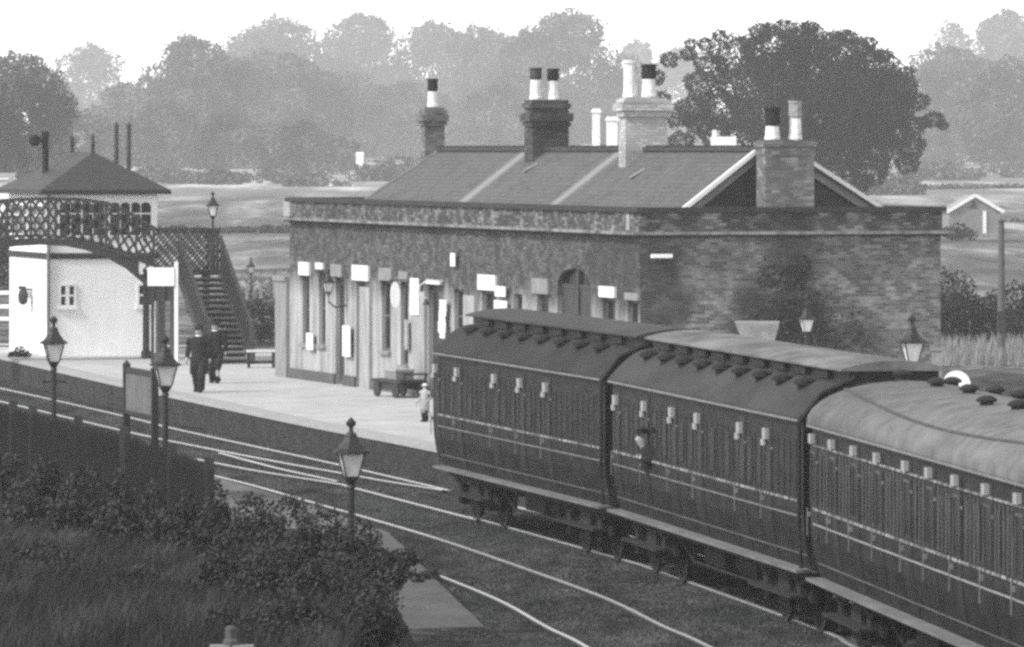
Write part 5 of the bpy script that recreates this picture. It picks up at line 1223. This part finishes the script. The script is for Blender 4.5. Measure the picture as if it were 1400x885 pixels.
LX = ['brambles climbing the fence at the far left edge', 'brambles climbing the fence below the ladder bar lamp', 'brambles on the fence just right of the ladder bar lamp', 'brambles on the fence below the notice board', 'brambles on the fence below the bright glass lamp', 'brambles on the fence near its right end', 'dark undergrowth at the far left foot of the paling fence', 'dark undergrowth below the second fence post', 'dark undergrowth below the middle of the paling fence', 'dark undergrowth below the right part of the paling fence', 'dark bush below the right end of the paling fence', 'low dark bush on the bank at the left below the fence', 'low dark bush on the bank below the middle of the fence', 'bush closing the right end of the paling fence']
for (px, tp_, Y, w), lab in zip(FX_, LX): bush(lab, px, tp_, 950, w, Y, 3.0, base=bank_h(Y)-.15, dens=1.5, seed=int(tp_)+3, nl=12)
FB = [(553, 748, 900, 56, 86), (572, 800, 920, 44, 83), (345, 668, 900, 110, 84), (395, 672, 900, 130, 82), (440, 688, 900, 140, 80), (492, 704, 900, 120, 78), (372, 735, 930, 180, 70), (455, 750, 930, 180, 68), (522, 745, 930, 90, 76), (300, 745, 930, 130, 72), (400, 805, 950, 210, 60), (505, 810, 960, 120, 62), (310, 825, 950, 110, 62)]
LB = ['small bush spilling over the top of the pale ramp', 'low weed clump on the left edge of the pale ramp', 'leftmost bramble bush hiding the near rail beside the end of the paling fence', 'bramble bush that hides the near rail left of the foreground lamp', 'leafy bush at the left foot of the foreground lamp', 'leafy bush at the right foot of the foreground lamp',
      'dark bush in the middle of the bank below the leftmost brambles', 'broad dark bush below the foreground lamp', 'narrow bush at the edge of the bank beside the pale ramp', 'low dark bush on the slope below the end of the paling fence', 'large leafy bush at the bottom centre left', 'bush in the bottom corner of the bank nearest the ramp', 'bush behind the pale topped post at the bottom edge']
for (px, tp_, bs, w, Y), lab in zip(FB, LB): bush(lab, px, tp_, bs, w, Y, 3.0, base=bank_h(Y)-.15, dens=1.8, seed=int(tp_), nl=14)
# long grass on the bank: one mass
def grass():
    r_ = random.Random(17); vs = []; fs = []
    n = 0
    while n < 60000:
        y = 46+(130-46)*r_.random()**1.15; e = bank_edge(y); x = e-.1-r_.random()*(9 if y < 100 else 4)
        if abs(x) > y*.09: continue
        h = bank_h(y)-.08; hh = r_.uniform(.1, .34)*(1.3 if y < 68 else 1.0); lean = Vector((r_.gauss(.05, .12), r_.gauss(0, .1), 0)); a = r_.uniform(0, 3.14); w = Vector((math.cos(a), math.sin(a), 0))*.008
        p = Vector((x, y, h)); k = len(vs)
        vs += [p-w, p+w, p+Vector((0, 0, hh*.6))+lean*.4+w*.6, p+Vector((0, 0, hh*.6))+lean*.4-w*.6, p+Vector((0, 0, hh))+lean]
        fs += [(k, k+1, k+2, k+3), (k+3, k+2, k+4)]; n += 1
    m, nt, b = nodes_of('bank_grass'); N, L = nt.nodes, nt.links
    tc = N.new('ShaderNodeTexCoord'); mp = N.new('ShaderNodeMapping'); mp.inputs['Scale'].default_value = (1, .16, .3); L.new(tc.outputs['Object'], mp.inputs[0])
    nz = N.new('ShaderNodeTexNoise'); nz.inputs['Scale'].default_value = .9; nz.inputs['Detail'].default_value = 5; L.new(mp.outputs[0], nz.inputs['Vector'])
    r = N.new('ShaderNodeValToRGB'); e = r.color_ramp.elements; e[0].position = .5; e[0].color = (.03,)*3+(1,); e[1].position = .78; e[1].color = (.1,)*3+(1,); L.new(nz.outputs['Fac'], r.inputs[0]); L.new(r.outputs[0], b.inputs['Base Color'])
    b.inputs['Roughness'].default_value = .9; b.inputs['Specular IOR Level'].default_value = .1
    tag(MB().add(vs, fs).build('grass', m), kind='stuff')
grass()
# rough grass strip beyond the station at the right
def rough(x0, x1, y0, y1, n, v, seed, name):
    r_ = random.Random(seed); vs = []; fs = []
    for _ in range(n):
        y = r_.uniform(y0, y1); x = r_.uniform(x0, x1); h = r_.uniform(.2, .7); p = Vector((x, y, -.15)); a = r_.uniform(0, 3.14); w = Vector((math.cos(a), math.sin(a), 0))*.03; k = len(vs); ln = Vector((r_.gauss(0, .1), r_.gauss(0, .1), 0))
        vs += [p-w, p+w, p+Vector((0, 0, h))+ln]; fs.append((k, k+1, k+2))
    tag(MB().add(vs, fs).build(name, mat('dry_grass', v, .9, .3, 1)), kind='stuff')
rough(12, 24, 203, 224, 9000, .38, 4, 'dry_grass')

for px, tp_, w, Y, lab in ((214, 228, 46, 860, 'dark low thicket breaking the pale band right of the signal box roof'), (262, 236, 40, 840, 'low thicket left of the misty cottage'), (300, 230, 30, 830, 'small thicket against the left end of the misty cottage'), (378, 228, 60, 850, 'rounded thicket right of the misty cottage'),
                          (432, 240, 50, 800, 'low thicket in the pale field left of the tall white chimney'), (548, 215, 70, 880, 'thicket just left of the narrow first chimney foot'), (1215, 236, 60, 700, 'thicket at the right foot of the dark spreading tree'), (1290, 222, 60, 900, 'far thicket above the hut roof'), (1385, 228, 80, 950, 'far thicket at the right edge above the hut')):
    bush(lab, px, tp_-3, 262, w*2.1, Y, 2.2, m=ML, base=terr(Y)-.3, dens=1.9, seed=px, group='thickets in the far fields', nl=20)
# loose stones of the track bed: one mass
r_ = random.Random(5); vs = []; fs = []
mid = [RA, R1, [Vector((p.x-.9, p.y, 0)) for p in RA], [Vector((p.x-.8, p.y, 0)) for p in R1]]
for k in range(52000):
    L_ = mid[k % 4]; i = r_.randrange(len(L_)-1); t_ = r_.random(); p = L_[i].lerp(L_[i+1], t_)
    if not 70 < p.y < 165: continue
    x = p.x+r_.gauss(0, 1.1); y = p.y+r_.uniform(-.6, .6); q = r_.uniform(.018, .05); z = -.075
    a = r_.uniform(0, 6.28); k0 = len(vs)
    for j in range(3): vs.append((x+q*math.cos(a+j*2.1), y+q*math.sin(a+j*2.1), z))
    vs.append((x+r_.uniform(-.3, .3)*q, y, z+q*r_.uniform(.5, 1.1))); fs += [(k0, k0+1, k0+3), (k0+1, k0+2, k0+3), (k0+2, k0, k0+3)]
tag(MB().add(vs, fs).build('ballast_stones', mat('ballast_stone', .035, .95, .5, .9, v2=.16, detail=9, lo=.36, hi=.68, stretch=(1, .35, 1))), kind='stuff')
# climber on the end wall
r_ = random.Random(77); vs = []; fs = []
yc = SB.y_on_x(1085, bl); t = thing('climbing_plant', 'dark climbing shrub against the middle of the brick end wall under the big chimney', 'climber', SB.w(bl+.12, yc, 0), SB.a)
for (py, pz, ra, rb) in ((1060, 440, .75, .7), (1100, 430, .8, .8), (1140, 450, .7, .6), (1030, 460, .6, .5), (1075, 395, .6, .5), (1110, 470, 1.2, .6), (1050, 375, .35, .35), (1165, 470, .5, .5), (1090, 365, .3, .35)):
    y = SB.y_on_x(py, bl)-yc; z = endz(pz, py); v2, f2 = crown_mesh([(Vector((.12, y, z)), .2, ra, rb)], .05, .9, r_); o_ = len(vs); vs += v2; fs += [tuple(j+o_ for j in f) for f in f2]
MB().add(vs, fs).build('foliage', MLB, t)
m = MB()
for k in range(6): m.tube([(.03, .1*k-.3, .6), (.03, .22*k-.6, 2.2), (.03, .3*k-.8, 3.6)], [.03, .02, .01], 5)
m.build('stems', M_BARK, t)

# ------------------------------------------------------------------ air
m, nt, b = nodes_of('haze_air'); nt.nodes.remove(b); pv = nt.nodes.new('ShaderNodeVolumePrincipled')
pv.inputs['Color'].default_value = (.97, .97, .97, 1); pv.inputs['Density'].default_value = HAZE = .00029; pv.inputs['Anisotropy'].default_value = 0.0
nt.links.new(pv.outputs[0], nt.nodes['Material Output'].inputs['Volume'])
mb = MB().box((-760, -90, -1.4), (760, 3350, 75)); o = mb.build('haze', m); tag(o, kind='stuff')
